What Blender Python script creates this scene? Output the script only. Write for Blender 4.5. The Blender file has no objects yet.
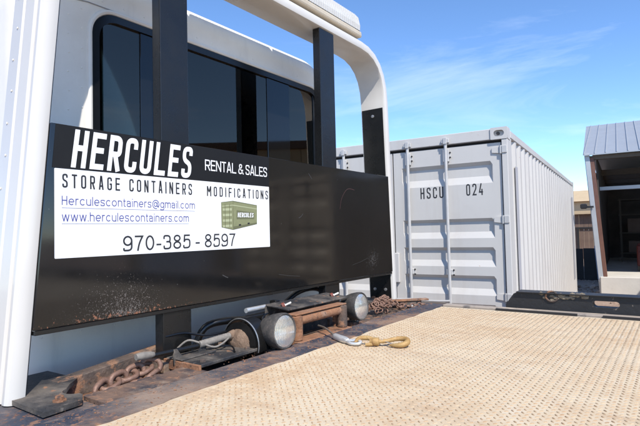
import bpy, bmesh, math, random
from mathutils import Vector, Matrix
random.seed(7)
R = math.radians
S = bpy.context.scene
COL = S.collection

# ------------------------------------------------------------------ camera
def cam_matrix(yaw, pitch, roll):
    cy, sy, cp, sp, cr, sr = math.cos(yaw), math.sin(yaw), math.cos(pitch), math.sin(pitch), math.cos(roll), math.sin(roll)
    Ry = Matrix(((cy, -sy, 0), (sy, cy, 0), (0, 0, 1)))
    B = Matrix(((1, 0, 0), (0, 0, -1), (0, 1, 0)))
    Rp = Matrix(((1, 0, 0), (0, cp, sp), (0, -sp, cp)))
    Rr = Matrix(((cr, -sr, 0), (sr, cr, 0), (0, 0, 1)))
    return Rr @ Rp @ B @ Ry
M = cam_matrix(-.6250027, .0376896, -.0230780)
cd = bpy.data.cameras.new('camera'); cam = bpy.data.objects.new('camera', cd); COL.objects.link(cam)
cd.sensor_width = 36; cd.lens = 499.436 / 640 * 36; cd.clip_start = .05; cd.clip_end = 3000
mw = Matrix((M[0], -M[1], -M[2])).transposed().to_4x4(); mw.translation = (0, 0, .52)
cam.matrix_world = mw
S.camera = cam
S.render.resolution_x, S.render.resolution_y = 1024, 682

# ------------------------------------------------------------------ sky and sun
SUN_EL, SUN_AZ = 48.0, 125.0          # azimuth from +Y towards +X
w = bpy.data.worlds.new('World'); S.world = w; w.use_nodes = True
nt = w.node_tree; N = nt.nodes; L = nt.links
bg = N['Background']; bg.inputs['Strength'].default_value = .15
sky = N.new('ShaderNodeTexSky'); sky.sky_type = 'NISHITA'; sky.sun_disc = False
sky.sun_elevation = R(SUN_EL); sky.sun_rotation = R(SUN_AZ); sky.altitude = 2500; sky.air_density = .9; sky.dust_density = .1; sky.ozone_density = 3.0
tc = N.new('ShaderNodeTexCoord'); mp = N.new('ShaderNodeMapping'); mp.inputs['Scale'].default_value = (1, 1, 4.5); mp.inputs['Location'].default_value = (3.1, 1.7, .4)
nz = N.new('ShaderNodeTexNoise'); nz.inputs['Scale'].default_value = 2.2; nz.inputs['Detail'].default_value = 7; nz.inputs['Roughness'].default_value = .62; nz.inputs['Distortion'].default_value = .5
rp = N.new('ShaderNodeValToRGB'); rp.color_ramp.elements[0].position = .52; rp.color_ramp.elements[1].position = .95; rp.color_ramp.elements[1].color = (.42, .42, .42, 1)
mx = N.new('ShaderNodeMix'); mx.data_type = 'RGBA'; mx.inputs[7].default_value = (5.2, 5.6, 6.2, 1)
L.new(tc.outputs['Generated'], mp.inputs[0]); L.new(mp.outputs[0], nz.inputs['Vector']); L.new(nz.outputs[0], rp.inputs[0])
hs = N.new('ShaderNodeHueSaturation'); hs.inputs['Saturation'].default_value = 1.09; hs.inputs['Value'].default_value = 1.06; L.new(sky.outputs[0], hs.inputs['Color'])
L.new(rp.outputs[0], mx.inputs[0]); L.new(hs.outputs[0], mx.inputs[6]); L.new(mx.outputs[2], bg.inputs['Color'])
sd = bpy.data.lights.new('sun', 'SUN'); sd.energy = 3.1; sd.angle = R(.53); sd.color = (1, .95, .87)
sun = bpy.data.objects.new('sun', sd); COL.objects.link(sun)
tos = Vector((math.sin(R(SUN_AZ)) * math.cos(R(SUN_EL)), math.cos(R(SUN_AZ)) * math.cos(R(SUN_EL)), math.sin(R(SUN_EL))))
sun.rotation_euler = tos.to_track_quat('Z', 'Y').to_euler(); sun.location = (4, -4, 8)
S.view_settings.view_transform = 'Standard'; S.view_settings.look = 'None'; S.view_settings.gamma = 1
S.view_settings.exposure = .88

G = -1.08            # ground level; the truck's deck is z = 0

# ------------------------------------------------------------------ materials
def mat(name, c1, c2=None, scale=6, rough=.5, metal=0, bump=0, bscale=None, layers=(), spec=.5, coat=0, rvar=0, stretch=(1, 1, 1), detail=6):
    """principled material; c1/c2 mixed by noise; layers = (colour, scale, lo, hi, rough, amount, stretch[, mask centre, mask radius])"""
    m = bpy.data.materials.new(name); m.use_nodes = True
    t = m.node_tree; n = t.nodes; l = t.links; b = n['Principled BSDF']
    tc = n.new('ShaderNodeTexCoord')
    def coords(st):
        if tuple(st) == (1, 1, 1): return tc.outputs['Object']
        mp = n.new('ShaderNodeMapping'); mp.inputs['Scale'].default_value = st; l.new(tc.outputs['Object'], mp.inputs[0]); return mp.outputs[0]
    def noise(sc, st=(1, 1, 1), det=6, rg=.6):
        z = n.new('ShaderNodeTexNoise'); z.inputs['Scale'].default_value = sc; z.inputs['Detail'].default_value = det; z.inputs['Roughness'].default_value = rg
        l.new(coords(st), z.inputs['Vector']); return z.outputs[0]
    def ramp(v, lo, hi):
        r = n.new('ShaderNodeMapRange'); r.inputs[1].default_value = lo; r.inputs[2].default_value = hi; l.new(v, r.inputs[0]); return r.outputs[0]
    def mixc(f, a, bb):
        x = n.new('ShaderNodeMix'); x.data_type = 'RGBA'; l.new(f, x.inputs[0])
        for i, v in ((6, a), (7, bb)):
            if isinstance(v, tuple): x.inputs[i].default_value = (*v, 1)
            else: l.new(v, x.inputs[i])
        return x.outputs[2]
    def mixf(f, a, bb):
        x = n.new('ShaderNodeMix'); l.new(f, x.inputs[0])
        for i, v in ((2, a), (3, bb)):
            if isinstance(v, (int, float)): x.inputs[i].default_value = v
            else: l.new(v, x.inputs[i])
        return x.outputs[0]
    col = tuple(c1); rg = rough; hgt = None
    if c2:
        f = ramp(noise(scale, stretch, detail), .3, .7); col = mixc(f, tuple(c1), tuple(c2))
    if rvar:
        rg = mixf(ramp(noise(scale * 2.3, stretch), .3, .7), max(.02, rough - rvar), min(1, rough + rvar))
    for la in layers:
        c, sc, lo, hi, lr, am = la[:6]; st = la[6] if len(la) > 6 else (1, 1, 1)
        f = noise(sc, st, 8 if len(la) < 8 else 3, .65)
        if len(la) > 7:       # an elliptical patch: marks get sparser towards its edge
            d = n.new('ShaderNodeVectorMath'); d.operation = 'SUBTRACT'; d.inputs[1].default_value = la[7]; l.new(tc.outputs['Object'], d.inputs[0])
            sc2 = n.new('ShaderNodeVectorMath'); sc2.operation = 'DIVIDE'; sc2.inputs[1].default_value = la[8]; l.new(d.outputs[0], sc2.inputs[0])
            ln = n.new('ShaderNodeVectorMath'); ln.operation = 'LENGTH'; l.new(sc2.outputs[0], ln.inputs[0])
            q = n.new('ShaderNodeMath'); q.operation = 'MULTIPLY_ADD'; q.inputs[1].default_value = -.16; l.new(ln.outputs['Value'], q.inputs[0]); l.new(f, q.inputs[2]); f = q.outputs[0]
        f = ramp(f, lo, hi)
        k = n.new('ShaderNodeMath'); k.operation = 'MULTIPLY'; k.inputs[1].default_value = am; l.new(f, k.inputs[0]); f = k.outputs[0]
        col = mixc(f, col, tuple(c)); rg = mixf(f, rg, lr)
        hgt = f if hgt is None else mixf(f, hgt, 1.0)
    if isinstance(col, tuple): b.inputs['Base Color'].default_value = (*col, 1)
    else: l.new(col, b.inputs['Base Color'])
    if isinstance(rg, (int, float)): b.inputs['Roughness'].default_value = rg
    else: l.new(rg, b.inputs['Roughness'])
    b.inputs['Metallic'].default_value = metal; b.inputs['Specular IOR Level'].default_value = spec; b.inputs['Coat Weight'].default_value = coat; b.inputs['Coat Roughness'].default_value = .05
    if bump:
        z = n.new('ShaderNodeBump'); z.inputs['Strength'].default_value = bump; z.inputs['Distance'].default_value = .01
        l.new(noise(bscale or scale * 4, (1, 1, 1), 8), z.inputs['Height']); l.new(z.outputs[0], b.inputs['Normal'])
    return m

RUST = (.20, .085, .04); RUST2 = (.32, .16, .085); RDK = (.075, .035, .02)
MT = {}
MT['ground'] = mat('gravel_ground', (.33, .24, .185), (.24, .165, .125), 1.2, .95, bump=.8, bscale=18, layers=[((.42, .33, .27), 30, .55, .62, .95, .8), ((.15, .11, .09), 45, .6, .68, .95, .8)])
MT['rock'] = mat('rock', (.38, .28, .22), (.22, .16, .13), 9, .95, bump=.4)
MT['deck'] = mat('dusty_deck_paint', (.60, .505, .365), (.55, .43, .285), 2.2, .85, bump=.15, bscale=60, layers=[((.45, .29, .155), 2.6, .48, .72, .85, .65), ((.33, .25, .18), 1.6, .58, .74, .85, .4), ((.44, .26, .12), 9, .40, .58, .85, .65, (1, 1, 1), (-1.25, 1.35, 0), (.30, 1.0, .3)), ((.47, .31, .17), 6, .42, .60, .85, .5, (1, 1, 1), (-.75, 2.5, 0), (.5, .5, .3)), ((.40, .25, .14), 10, .53, .70, .85, .5, (.25, 1, 1)), ((.30, .22, .16), 3.5, .56, .72, .85, .35, (.15, 1, 1)), ((.62, .55, .435), 9, .54, .68, .85, .5), ((.38, .22, .12), 30, .66, .72, .9, .5)])
MT['tread'] = mat('worn_tread', (.52, .40, .255), (.34, .205, .11), 26, .75, layers=[((.54, .45, .325), 3, .50, .66, .8, .6), ((.22, .13, .075), 60, .56, .66, .8, .6)])
MT['band'] = mat('chipped_blue_black_paint', (.024, .028, .042), (.05, .056, .075), 7, .6, bump=.5, bscale=40, layers=[((.26, .165, .11), 3.2, .46, .62, .9, .85), (RUST2, 24, .57, .62, .9, .65), (RUST, 60, .57, .63, .9, .8), ((.30, .24, .185), 1.7, .50, .70, .95, .55), ((.34, .25, .18), 9, .60, .75, .9, .6)])
MT['rust'] = mat('rusted_steel', RUST2, RUST, 14, .88, bump=.55, bscale=70, layers=[(RDK, 9, .50, .68, .9, .8), ((.40, .28, .20), 14, .53, .68, .9, .65), ((.025, .022, .024), 24, .6, .67, .7, .8)])
MT['rustdark'] = mat('rusty_black_steel', (.05, .042, .038), (.13, .085, .062), 11, .8, bump=.6, bscale=60, layers=[(RUST2, 17, .52, .62, .9, .8), ((.36, .27, .20), 5, .50, .72, .9, .6), ((.02, .02, .022), 30, .58, .66, .6, .8)])
MT['dustblack'] = mat('dusty_black_steel', (.018, .018, .020), (.035, .033, .033), 8, .62, bump=.5, bscale=45, layers=[((.20, .165, .13), 5, .44, .68, .95, .75), (RUST2, 22, .60, .66, .9, .85), ((.22, .19, .16), 40, .60, .68, .9, .5)])
MT['chain'] = mat('brown_chain', (.27, .16, .115), (.17, .09, .06), 30, .55, .25, bump=.3, bscale=120, rvar=.15)
MT['blacksteel'] = mat('black_painted_steel', (.0075, .0072, .007), (.011, .0105, .010), 5, .30, rvar=.08, bump=.04, bscale=50, layers=[((.30, .29, .28), 150, .70, .715, .8, .6)])
MT['panel'] = mat('glossy_black_panel', (.006, .0058, .0058), (.009, .0085, .0085), 3, .085, rvar=.03, spec=.68, bump=.008, bscale=7, layers=[
    ((.24, .20, .17), 230, .51, .60, .8, .6, (1, 1, .8), (-1.735, 1.11, .225), (.3, .235, .175)), ((.26, .22, .19), 120, .53, .61, .8, .5, (1, 1, .8), (-1.735, 1.12, .22), (.3, .22, .15)),
    ((.33, .13, .06), 90, .45, .56, .9, .8, (1, 1, 1), (-1.735, 1.12, .212), (.3, .34, .026)),
    ((.32, .30, .28), 240, .535, .61, .8, .45, (1, 1, .8), (-1.735, 3.02, .32), (.3, .15, .12)),
    ((.42, .40, .38), 75, .715, .73, .8, .75)])
MT['decalblack'] = mat('dark_grey_vinyl', (.0095, .009, .0088), (.012, .0115, .011), 4, .5, spec=.25)
MT['signwhite'] = mat('white_vinyl', (.80, .80, .80), (.77, .77, .775), 5, .45, layers=[((.60, .585, .56), 4, .55, .85, .6, .35), ((.45, .42, .39), 120, .69, .72, .7, .4)])
MT['inkblack'] = mat('black_print', (.02, .02, .022), None, rough=.5)
MT['inkwhite'] = mat('white_print', (.82, .82, .82), None, rough=.5)
MT['inkblue'] = mat('blue_print', (.075, .08, .27), None, rough=.5)
MT['olive'] = mat('olive_print', (.23, .24, .125), (.20, .21, .105), 60, .5)
MT['olive2'] = mat('olive_light_print', (.38, .40, .24), None, rough=.5)
MT['olive3'] = mat('olive_dark_print', (.13, .135, .07), None, rough=.5)
MT['alu'] = mat('silver_painted_arch', (.63, .60, .55), (.59, .56, .515), 2, .32, .0, coat=.3, rvar=.05, layers=[((.42, .41, .40), 130, .70, .72, .7, .5)])
MT['cabwhite'] = mat('white_cab_paint', (.84, .79, .70), (.81, .76, .67), 1.5, .35, coat=.15, layers=[((.60, .54, .45), 2.5, .48, .8, .6, .5), ((.50, .47, .43), 9, .55, .8, .6, .35, (1, 1, .2)), ((.35, .33, .3), 90, .69, .72, .7, .5)])
MT['seam'] = mat('grey_sealant', (.33, .31, .29), None, rough=.7)
MT['rubber'] = mat('black_rubber', (.005, .005, .0055), (.008, .008, .008), 20, .28)
MT['greytrim'] = mat('grey_trim', (.022, .023, .026), None, rough=.35)
MT['interior'] = mat('dark_cab_interior', (.075, .075, .078), (.09, .09, .092), 6, .85)
MT['seat'] = mat('grey_seat_cloth', (.42, .43, .42), (.34, .35, .345), 30, .9)
MT['lampbody'] = mat('black_lamp_plastic', (.034, .032, .031), (.055, .05, .046), 14, .6, bump=.2, bscale=90, layers=[((.20, .165, .135), 9, .45, .75, .95, .55), ((.16, .13, .11), 60, .55, .65, .9, .4)])
MT['reflector'] = mat('lamp_reflector', (.80, .77, .68), (.66, .62, .52), 40, .28, 1)
MT['chrome'] = mat('bright_steel', (.74, .74, .73), (.60, .59, .57), 30, .32, .55)
MT['zinc'] = mat('dull_zinc', (.55, .54, .52), (.36, .34, .32), 30, .4, .8)
MT['gold'] = mat('gold_chromate_hook', (.44, .29, .115), (.36, .20, .065), 22, .62, .15, bump=.3, bscale=80, layers=[((.30, .13, .05), 18, .57, .7, .8, .7), ((.62, .48, .28), 40, .62, .7, .7, .5)])
MT['cable'] = mat('steel_cable', (.30, .27, .24), (.20, .15, .11), 60, .5, .6)
MT['hose'] = mat('dusty_braided_hose', (.24, .215, .185), (.16, .14, .12), 80, .8)
MT['mud'] = mat('dried_mud', (.25, .17, .115), (.16, .10, .065), 30, .95, bump=.8, bscale=60)
MT['mudpale'] = mat('pale_dirt', (.30, .25, .18), (.15, .12, .085), 40, .95, bump=.6, bscale=90)
MT['redplastic'] = mat('red_cap', (.22, .05, .03), (.12, .04, .03), 40, .7)
MT['box'] = mat('container_grey_paint', (.54, .52, .49), (.505, .485, .458), 1.4, .48, bump=.03, bscale=30, layers=[((.42, .38, .34), 5, .52, .80, .7, .5, (1, 1, .12)), ((.36, .33, .31), 1.3, .55, .8, .7, .35), ((.32, .19, .12), 30, .685, .71, .9, .7)])
MT['boxrod'] = mat('container_rod_paint', (.51, .495, .475), (.44, .43, .415), 8, .4, .1)
MT['boxstrip'] = mat('weathered_grey_strip', (.41, .405, .42), (.38, .375, .39), 3, .55)
MT['gasket'] = mat('door_gasket', (.018, .017, .017), None, rough=.6)
MT['tanbox'] = mat('tan_container_paint', (.42, .33, .22), (.36, .275, .18), 1.5, .55, layers=[(RUST, 6, .62, .74, .9, .6)])
MT['shedroof'] = mat('galvanised_roof', (.42, .43, .44), (.38, .39, .40), 2, .38, .3, layers=[((.36, .36, .36), 5, .5, .8, .5, .5, (1, .2, 1))])
MT['shedwall'] = mat('weathered_shed_metal', (.44, .46, .48), (.36, .38, .40), 3, .55, .1)
MT['shedpost'] = mat('rust_red_post', (.17, .08, .055), (.125, .058, .042), 6, .7)
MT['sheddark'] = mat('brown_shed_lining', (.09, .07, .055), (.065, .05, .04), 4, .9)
MT['shedwood'] = mat('old_timber', (.13, .10, .075), (.09, .07, .05), 8, .85, stretch=(1, 1, 8))
MT['concrete'] = mat('pale_concrete', (.62, .59, .53), (.53, .50, .45), 2, .9, bump=.2, bscale=20, layers=[((.42, .38, .33), 4, .56, .75, .9, .5)])
MT['beamwhite'] = mat('white_beam', (.72, .71, .69), None, rough=.6)
MT['red'] = mat('faded_red', (.12, .02, .015), None, rough=.6)
MT['tan'] = mat('tan_stucco', (.52, .39, .24), (.47, .35, .21), 2, .9)
MT['brownwall'] = mat('brown_boards', (.19, .125, .09), (.14, .09, .065), 3, .85)
MT['darkfence'] = mat('black_sheet', (.013, .012, .012), (.022, .02, .02), 3, .75)
MT['bluepaint'] = mat('faded_blue', (.07, .15, .32), (.05, .11, .24), 6, .6)
MT['tyre'] = mat('tyre_rubber', (.018, .018, .018), (.03, .028, .026), 20, .85)

def glassmat(name, tint, ior=1.52):
    m = bpy.data.materials.new(name); m.use_nodes = True; t = m.node_tree; n = t.nodes; l = t.links
    n.remove(n['Principled BSDF']); o = n['Material Output']
    tr = n.new('ShaderNodeBsdfTransparent'); tr.inputs[0].default_value = (*tint, 1)
    gl = n.new('ShaderNodeBsdfGlossy'); gl.inputs['Roughness'].default_value = .02; gl.inputs[0].default_value = (1.0, .86, .72, 1)
    fr = n.new('ShaderNodeFresnel'); fr.inputs[0].default_value = ior
    mx = n.new('ShaderNodeMixShader'); l.new(fr.outputs[0], mx.inputs[0]); l.new(tr.outputs[0], mx.inputs[1]); l.new(gl.outputs[0], mx.inputs[2]); l.new(mx.outputs[0], o.inputs[0])
    return m
MT['glass'] = glassmat('smoked_green_glass', (.36, .42, .41), 1.72)
MT['glassclear'] = glassmat('shaded_windscreen_glass', (.12, .13, .13))
m = mat('fluted_lamp_glass', (.90, .88, .80), None, rough=.12); m.node_tree.nodes['Principled BSDF'].inputs['Transmission Weight'].default_value = .82; MT['lampglass'] = m
n_ = m.node_tree.nodes; wv = n_.new('ShaderNodeTexWave'); wv.bands_direction = 'Y'; wv.inputs['Scale'].default_value = 34; wv.inputs['Distortion'].default_value = .3; bp_ = n_.new('ShaderNodeBump'); bp_.inputs['Strength'].default_value = .3; bp_.inputs['Distance'].default_value = .003
tc_ = n_.new('ShaderNodeTexCoord'); m.node_tree.links.new(tc_.outputs['Object'], wv.inputs['Vector']); m.node_tree.links.new(wv.outputs['Fac'], bp_.inputs['Height']); m.node_tree.links.new(bp_.outputs[0], n_['Principled BSDF'].inputs['Normal'])
m = mat('clear_lens_plastic', (.78, .75, .68), (.70, .66, .58), 12, .22, spec=.6); m.node_tree.nodes['Principled BSDF'].inputs['Transmission Weight'].default_value = .25; MT['lens'] = m
MT['lensbase'] = mat('cream_lamp_base', (.56, .49, .38), (.48, .41, .31), 5, .5)

# ------------------------------------------------------------------ mesh helpers
def put(o, parent=None, world=True):
    COL.objects.link(o)
    if parent is not None:
        o.parent = parent
        if world and parent.type == 'EMPTY': o.matrix_parent_inverse = parent.matrix_basis.inverted()
    return o
def meshobj(name, me, m, parent=None, world=True, smooth=False):
    if m is not None and not me.materials: me.materials.append(MT[m] if isinstance(m, str) else m)
    if smooth:
        for p in me.polygons: p.use_smooth = True
    return put(bpy.data.objects.new(name, me), parent, world)
def from_bm(name, bm, m, parent=None, world=True, smooth=False, angle=None):
    bmesh.ops.recalc_face_normals(bm, faces=bm.faces)
    me = bpy.data.meshes.new(name); bm.to_mesh(me); bm.free()
    o = meshobj(name, me, m, parent, world, smooth)
    if smooth: autosmooth(o, angle or 40)
    return o
def autosmooth(o, deg):
    me = o.data
    bm = bmesh.new(); bm.from_mesh(me)
    for e in bm.edges:
        if len(e.link_faces) == 2 and e.calc_face_angle(0) > R(deg): e.smooth = False
    bm.to_mesh(me); bm.free()
def bbox(bm, x0, x1, y0, y1, z0, z1, bev=0, seg=1, mtx=None):
    r = bmesh.ops.create_cube(bm, size=1)
    for v in r['verts']: v.co = Vector(((x0 + x1) / 2 + v.co.x * (x1 - x0), (y0 + y1) / 2 + v.co.y * (y1 - y0), (z0 + z1) / 2 + v.co.z * (z1 - z0)))
    vs = r['verts']
    if bev:
        es = list({e for v in vs for e in v.link_edges})
        q = bmesh.ops.bevel(bm, geom=es, offset=bev, segments=seg, affect='EDGES', profile=.5)
        vs = list({v for f in q['faces'] for v in f.verts} | {v for v in vs if v.is_valid})
    if mtx is not None:
        for v in vs: v.co = mtx @ v.co
    return vs
def box(name, x0, x1, y0, y1, z0, z1, m, parent=None, bev=0, world=True, seg=1):
    bm = bmesh.new(); bbox(bm, x0, x1, y0, y1, z0, z1, bev, seg); return from_bm(name, bm, m, parent, world)
def frame_of(d):
    d = Vector(d).normalized(); a = Vector((0, 0, 1)) if abs(d.z) < .9 else Vector((1, 0, 0))
    u = d.cross(a).normalized(); return u, d.cross(u).normalized()
def tube_pts(bm, pts, rad, seg=12, closed=False, cap=True):
    pts = [Vector(p) for p in pts]; n = len(pts); rings = []; rads = rad if isinstance(rad, (list, tuple)) else [rad] * n
    u = None
    for i, p in enumerate(pts):
        if closed: d = pts[(i + 1) % n] - pts[i - 1]
        else: d = pts[min(i + 1, n - 1)] - pts[max(i - 1, 0)]
        d.normalize()
        if u is None: u, v = frame_of(d)
        else:
            u = (u - d * u.dot(d)).normalized(); v = d.cross(u)
        v = d.cross(u)
        rings.append([bm.verts.new(p + (u * math.cos(a) + v * math.sin(a)) * rads[i]) for a in [2 * math.pi * k / seg for k in range(seg)]])
    for i in range(n if closed else n - 1):
        A, B = rings[i], rings[(i + 1) % n]
        if closed and i == n - 1:      # align the last ring with the first
            off = min(range(seg), key=lambda o: (A[0].co - B[o].co).length); B = B[off:] + B[:off]
        for k in range(seg): bm.faces.new((A[k], A[(k + 1) % seg], B[(k + 1) % seg], B[k]))
    if cap and not closed: bm.faces.new(rings[0][::-1]); bm.faces.new(rings[-1])
def catmull(pts, rad, closed, k=5):
    P = [Vector((*p, r)) for p, r in zip(pts, rad if isinstance(rad, (list, tuple)) else [rad] * len(pts))]; n = len(P); out = []
    g = (lambda i: P[i % n]) if closed else (lambda i: P[max(0, min(n - 1, i))])
    for i in range(n if closed else n - 1):
        a, b, c, d = g(i - 1), g(i), g(i + 1), g(i + 2)
        for q in range(k):
            t = q / k; out.append(.5 * (2 * b + (c - a) * t + (2 * a - 5 * b + 4 * c - d) * t * t + (3 * b - a - 3 * c + d) * t ** 3))
    if not closed: out.append(P[-1])
    return [v.to_3d() for v in out], [max(.001, v[3]) for v in out]
def tube(name, pts, rad, m, parent=None, seg=12, closed=False, world=True):
    if 4 <= len(pts) <= 14 and name != 'ferrule': pts, rad = catmull([tuple(p) for p in pts], rad, closed)
    bm = bmesh.new(); tube_pts(bm, pts, rad, seg, closed); return from_bm(name, bm, m, parent, world, True)
def lathe_bm(bm, prof, origin, axis, seg=24):
    """prof = [(radius, along)] closed at ends when radius is 0"""
    o = Vector(origin); d = Vector(axis).normalized(); u, v = frame_of(d); prev = None
    for r, h in prof:
        c = o + d * h
        ring = [bm.verts.new(c)] if r < 1e-6 else [bm.verts.new(c + (u * math.cos(a) + v * math.sin(a)) * r) for a in [2 * math.pi * k / seg for k in range(seg)]]
        if prev is not None:
            for k in range(seg):
                a = prev[k % len(prev)]; b = prev[(k + 1) % len(prev)]; c2 = ring[(k + 1) % len(ring)]; d2 = ring[k % len(ring)]
                fs = []
                for q in (a, b, c2, d2):
                    if q not in fs: fs.append(q)
                if len(fs) > 2: bm.faces.new(fs)
        prev = ring
def lathe(name, prof, origin, axis, m, parent=None, seg=24, world=True):
    bm = bmesh.new(); lathe_bm(bm, prof, origin, axis, seg); return from_bm(name, bm, m, parent, world, True)
def shape2d(name, outlines, depth, mtx, m, parent=None, world=True, bevel=0):
    """filled 2-D outline with holes, extruded to +-depth/2, mapped by mtx"""
    cu = bpy.data.curves.new(name, 'CURVE'); cu.dimensions = '2D'; cu.fill_mode = 'BOTH'; cu.extrude = max(0, depth / 2 - bevel); cu.bevel_depth = bevel; cu.bevel_resolution = 1
    if bevel: cu.offset = -bevel
    for ol in outlines:
        sp = cu.splines.new('POLY'); sp.points.add(len(ol) - 1); sp.use_cyclic_u = True
        for p, q in zip(sp.points, ol): p.co = (q[0], q[1], 0, 1)
    t = bpy.data.objects.new('tmp', cu); COL.objects.link(t)
    dg = bpy.context.evaluated_depsgraph_get(); me = bpy.data.meshes.new_from_object(t.evaluated_get(dg)); bpy.data.objects.remove(t); bpy.data.curves.remove(cu)
    me.transform(mtx); me.name = name; me.materials.clear()
    if mtx.determinant() < 0: me.flip_normals()
    return meshobj(name, me, m, parent, world)
def YZ(x): return Matrix(((0, 0, 1, x), (1, 0, 0, 0), (0, 1, 0, 0), (0, 0, 0, 1)))      # (u,v) -> (y,z), normal +X
def XZ(y): return Matrix(((1, 0, 0, 0), (0, 0, -1, y), (0, 1, 0, 0), (0, 0, 0, 1)))     # (u,v) -> (x,z), normal -Y
def XY(z): return Matrix.Translation((0, 0, z))
def rrect(x0, x1, y0, y1, r, n=8, rs=None):
    rs = rs or (r, r, r, r); out = []
    for (cx, cy, a0, q) in ((x1, y0, -90, rs[0]), (x1, y1, 0, rs[1]), (x0, y1, 90, rs[2]), (x0, y0, 180, rs[3])):
        ox = cx - q if cx == x1 else cx + q; oy = cy - q if cy == y1 else cy + q
        for k in range(n + 1):
            a = R(a0 + 90 * k / n); out.append((ox + q * math.cos(a), oy + q * math.sin(a)))
    return out
def circ(cx, cy, r, n=24): return [(cx + r * math.cos(2 * math.pi * k / n), cy + r * math.sin(2 * math.pi * k / n)) for k in range(n)]
def thing(name, label, cat, loc=(0, 0, 0), rz=0, group=None):
    o = bpy.data.objects.new(name, None); COL.objects.link(o); o.empty_display_size = .2
    o.location = loc; o.rotation_euler = (0, 0, rz); o['label'] = label; o['category'] = cat
    o.matrix_basis = Matrix.Translation(loc) @ Matrix.Rotation(rz, 4, 'Z')
    if group: o['group'] = group
    return o
def tag(o, label, cat, group=None):
    o['label'] = label; o['category'] = cat
    if group: o['group'] = group
    return o
def copy_of(o, parent, mtx, world=True):
    c = o.copy(); COL.objects.link(c); c.parent = parent
    c.matrix_parent_inverse = parent.matrix_basis.inverted() if (world and parent.type == 'EMPTY') else Matrix.Identity(4)
    c.matrix_basis = mtx; return c

# ------------------------------------------------------------------ lettering
def fillet(pts, closed, rad):
    n = len(pts); out = []
    for i, p in enumerate(pts):
        r = rad[i] if isinstance(rad, (list, tuple)) else rad
        if r <= 0 or (not closed and i in (0, n - 1)): out.append(p); continue
        a = Vector(pts[i - 1]); b = Vector(p); c = Vector(pts[(i + 1) % n])
        d1 = (a - b); d2 = (c - b); k = min(r, d1.length * .5, d2.length * .5); p1 = b + d1.normalized() * k; p2 = b + d2.normalized() * k
        for q in range(7):
            t = q / 6; v = p1 * (1 - t) ** 2 + b * 2 * t * (1 - t) * .92 + p2 * t * t + b * 0
            v = p1 * (1 - t) ** 2 + b * (2 * t * (1 - t)) + p2 * t * t
            out.append((v.x, v.y))
    return out
def ribbon(bm, pts, t, closed):
    P = []
    for p in pts:
        if not P or (Vector(p) - P[-1]).length > 1e-4: P.append(Vector(p))
    if closed and (P[0] - P[-1]).length < 1e-4: P.pop()
    n = len(P); Lf = []; Rt = []
    for i in range(n):
        if closed: d1 = (P[i] - P[i - 1]).normalized(); d2 = (P[(i + 1) % n] - P[i]).normalized()
        else:
            d1 = (P[i] - P[i - 1]).normalized() if i else (P[1] - P[0]).normalized(); d2 = (P[i + 1] - P[i]).normalized() if i < n - 1 else d1
        n1 = Vector((-d1.y, d1.x)); n2 = Vector((-d2.y, d2.x)); mm = (n1 + n2)
        mm = mm.normalized() if mm.length > 1e-4 else n1
        k = t / 2 / max(.32, mm.dot(n1))
        Lf.append(bm.verts.new((*(P[i] + mm * k), 0))); Rt.append(bm.verts.new((*(P[i] - mm * k), 0)))
    for i in range(n if closed else n - 1):
        j = (i + 1) % n; bm.faces.new((Rt[i], Rt[j], Lf[j], Lf[i]))
def glyph(ch, w, t):
    a, b, lo, hi = t / 2, w - t / 2, t / 2, 1 - t / 2; c = w / 2; r = .17; mid = .52
    D = {'H': [([(a, 0), (a, 1)], 0, 0), ([(b, 0), (b, 1)], 0, 0), ([(a, mid), (b, mid)], 0, 0)],
    'E': [([(w, hi), (a, hi), (a, lo), (w, lo)], 0, 0), ([(a, mid), (w * .9, mid)], 0, 0)],
    'F': [([(w, hi), (a, hi), (a, 0)], 0, 0), ([(a, mid), (w * .88, mid)], 0, 0)],
    'R': [([(a, 0), (a, hi), (b, hi), (b, .47), (a + t * .5, .47)], 0, [0, 0, r, r, 0]), ([(w * .5, .47), (b, 0)], 0, 0)],
    'C': [([(b, .68), (b, hi), (a, hi), (a, lo), (b, lo), (b, .32)], 0, r)],
    'G': [([(b, .70), (b, hi), (a, hi), (a, lo), (b, lo), (b, .47), (c, .47)], 0, [0, r, r, r, r, 0, 0])],
    'U': [([(a, 1), (a, lo), (b, lo), (b, 1)], 0, r)],
    'L': [([(a, 1), (a, lo), (w, lo)], 0, 0)],
    'S': [([(b, .72), (b, hi), (a, hi), (a, .56), (b, .45), (b, lo), (a, lo), (a, .28)], 0, r)],
    'T': [([(0, hi), (w, hi)], 0, 0), ([(c, hi), (c, 0)], 0, 0)],
    'O': [([(a, lo), (b, lo), (b, hi), (a, hi)], 1, r)],
    'A': [([(a, 0), (c - t * .2, 1), (c + t * .2, 1), (b, 0)], 0, 0), ([(w * .24, .28), (w * .76, .28)], 0, 0)],
    'N': [([(a, 0), (a, 1)], 0, 0), ([(a, 1), (b, 0)], 0, 0), ([(b, 0), (b, 1)], 0, 0)],
    'M': [([(a, 0), (a, 1)], 0, 0), ([(a, 1), (c, .4)], 0, 0), ([(c, .4), (b, 1)], 0, 0), ([(b, 0), (b, 1)], 0, 0)],
    'I': [([(c, 0), (c, 1)], 0, 0)],
    'D': [([(a, lo), (b, lo), (b, hi), (a, hi)], 1, [0, r, r, 0])],
    '0': [([(a, lo), (b, lo), (b, hi), (a, hi)], 1, r)],
    '2': [([(a, .72), (a, hi), (b, hi), (b, .58), (a, lo), (w, lo)], 0, [0, r, r, .12, 0, 0])],
    '4': [([(w * .6, 1), (a, .26), (w, .26)], 0, 0), ([(w * .76, .52), (w * .76, 0)], 0, 0)]}
    D['I'] = [([(t / 2, 0), (t / 2, 1)], 0, 0)]
    return D[ch]
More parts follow.
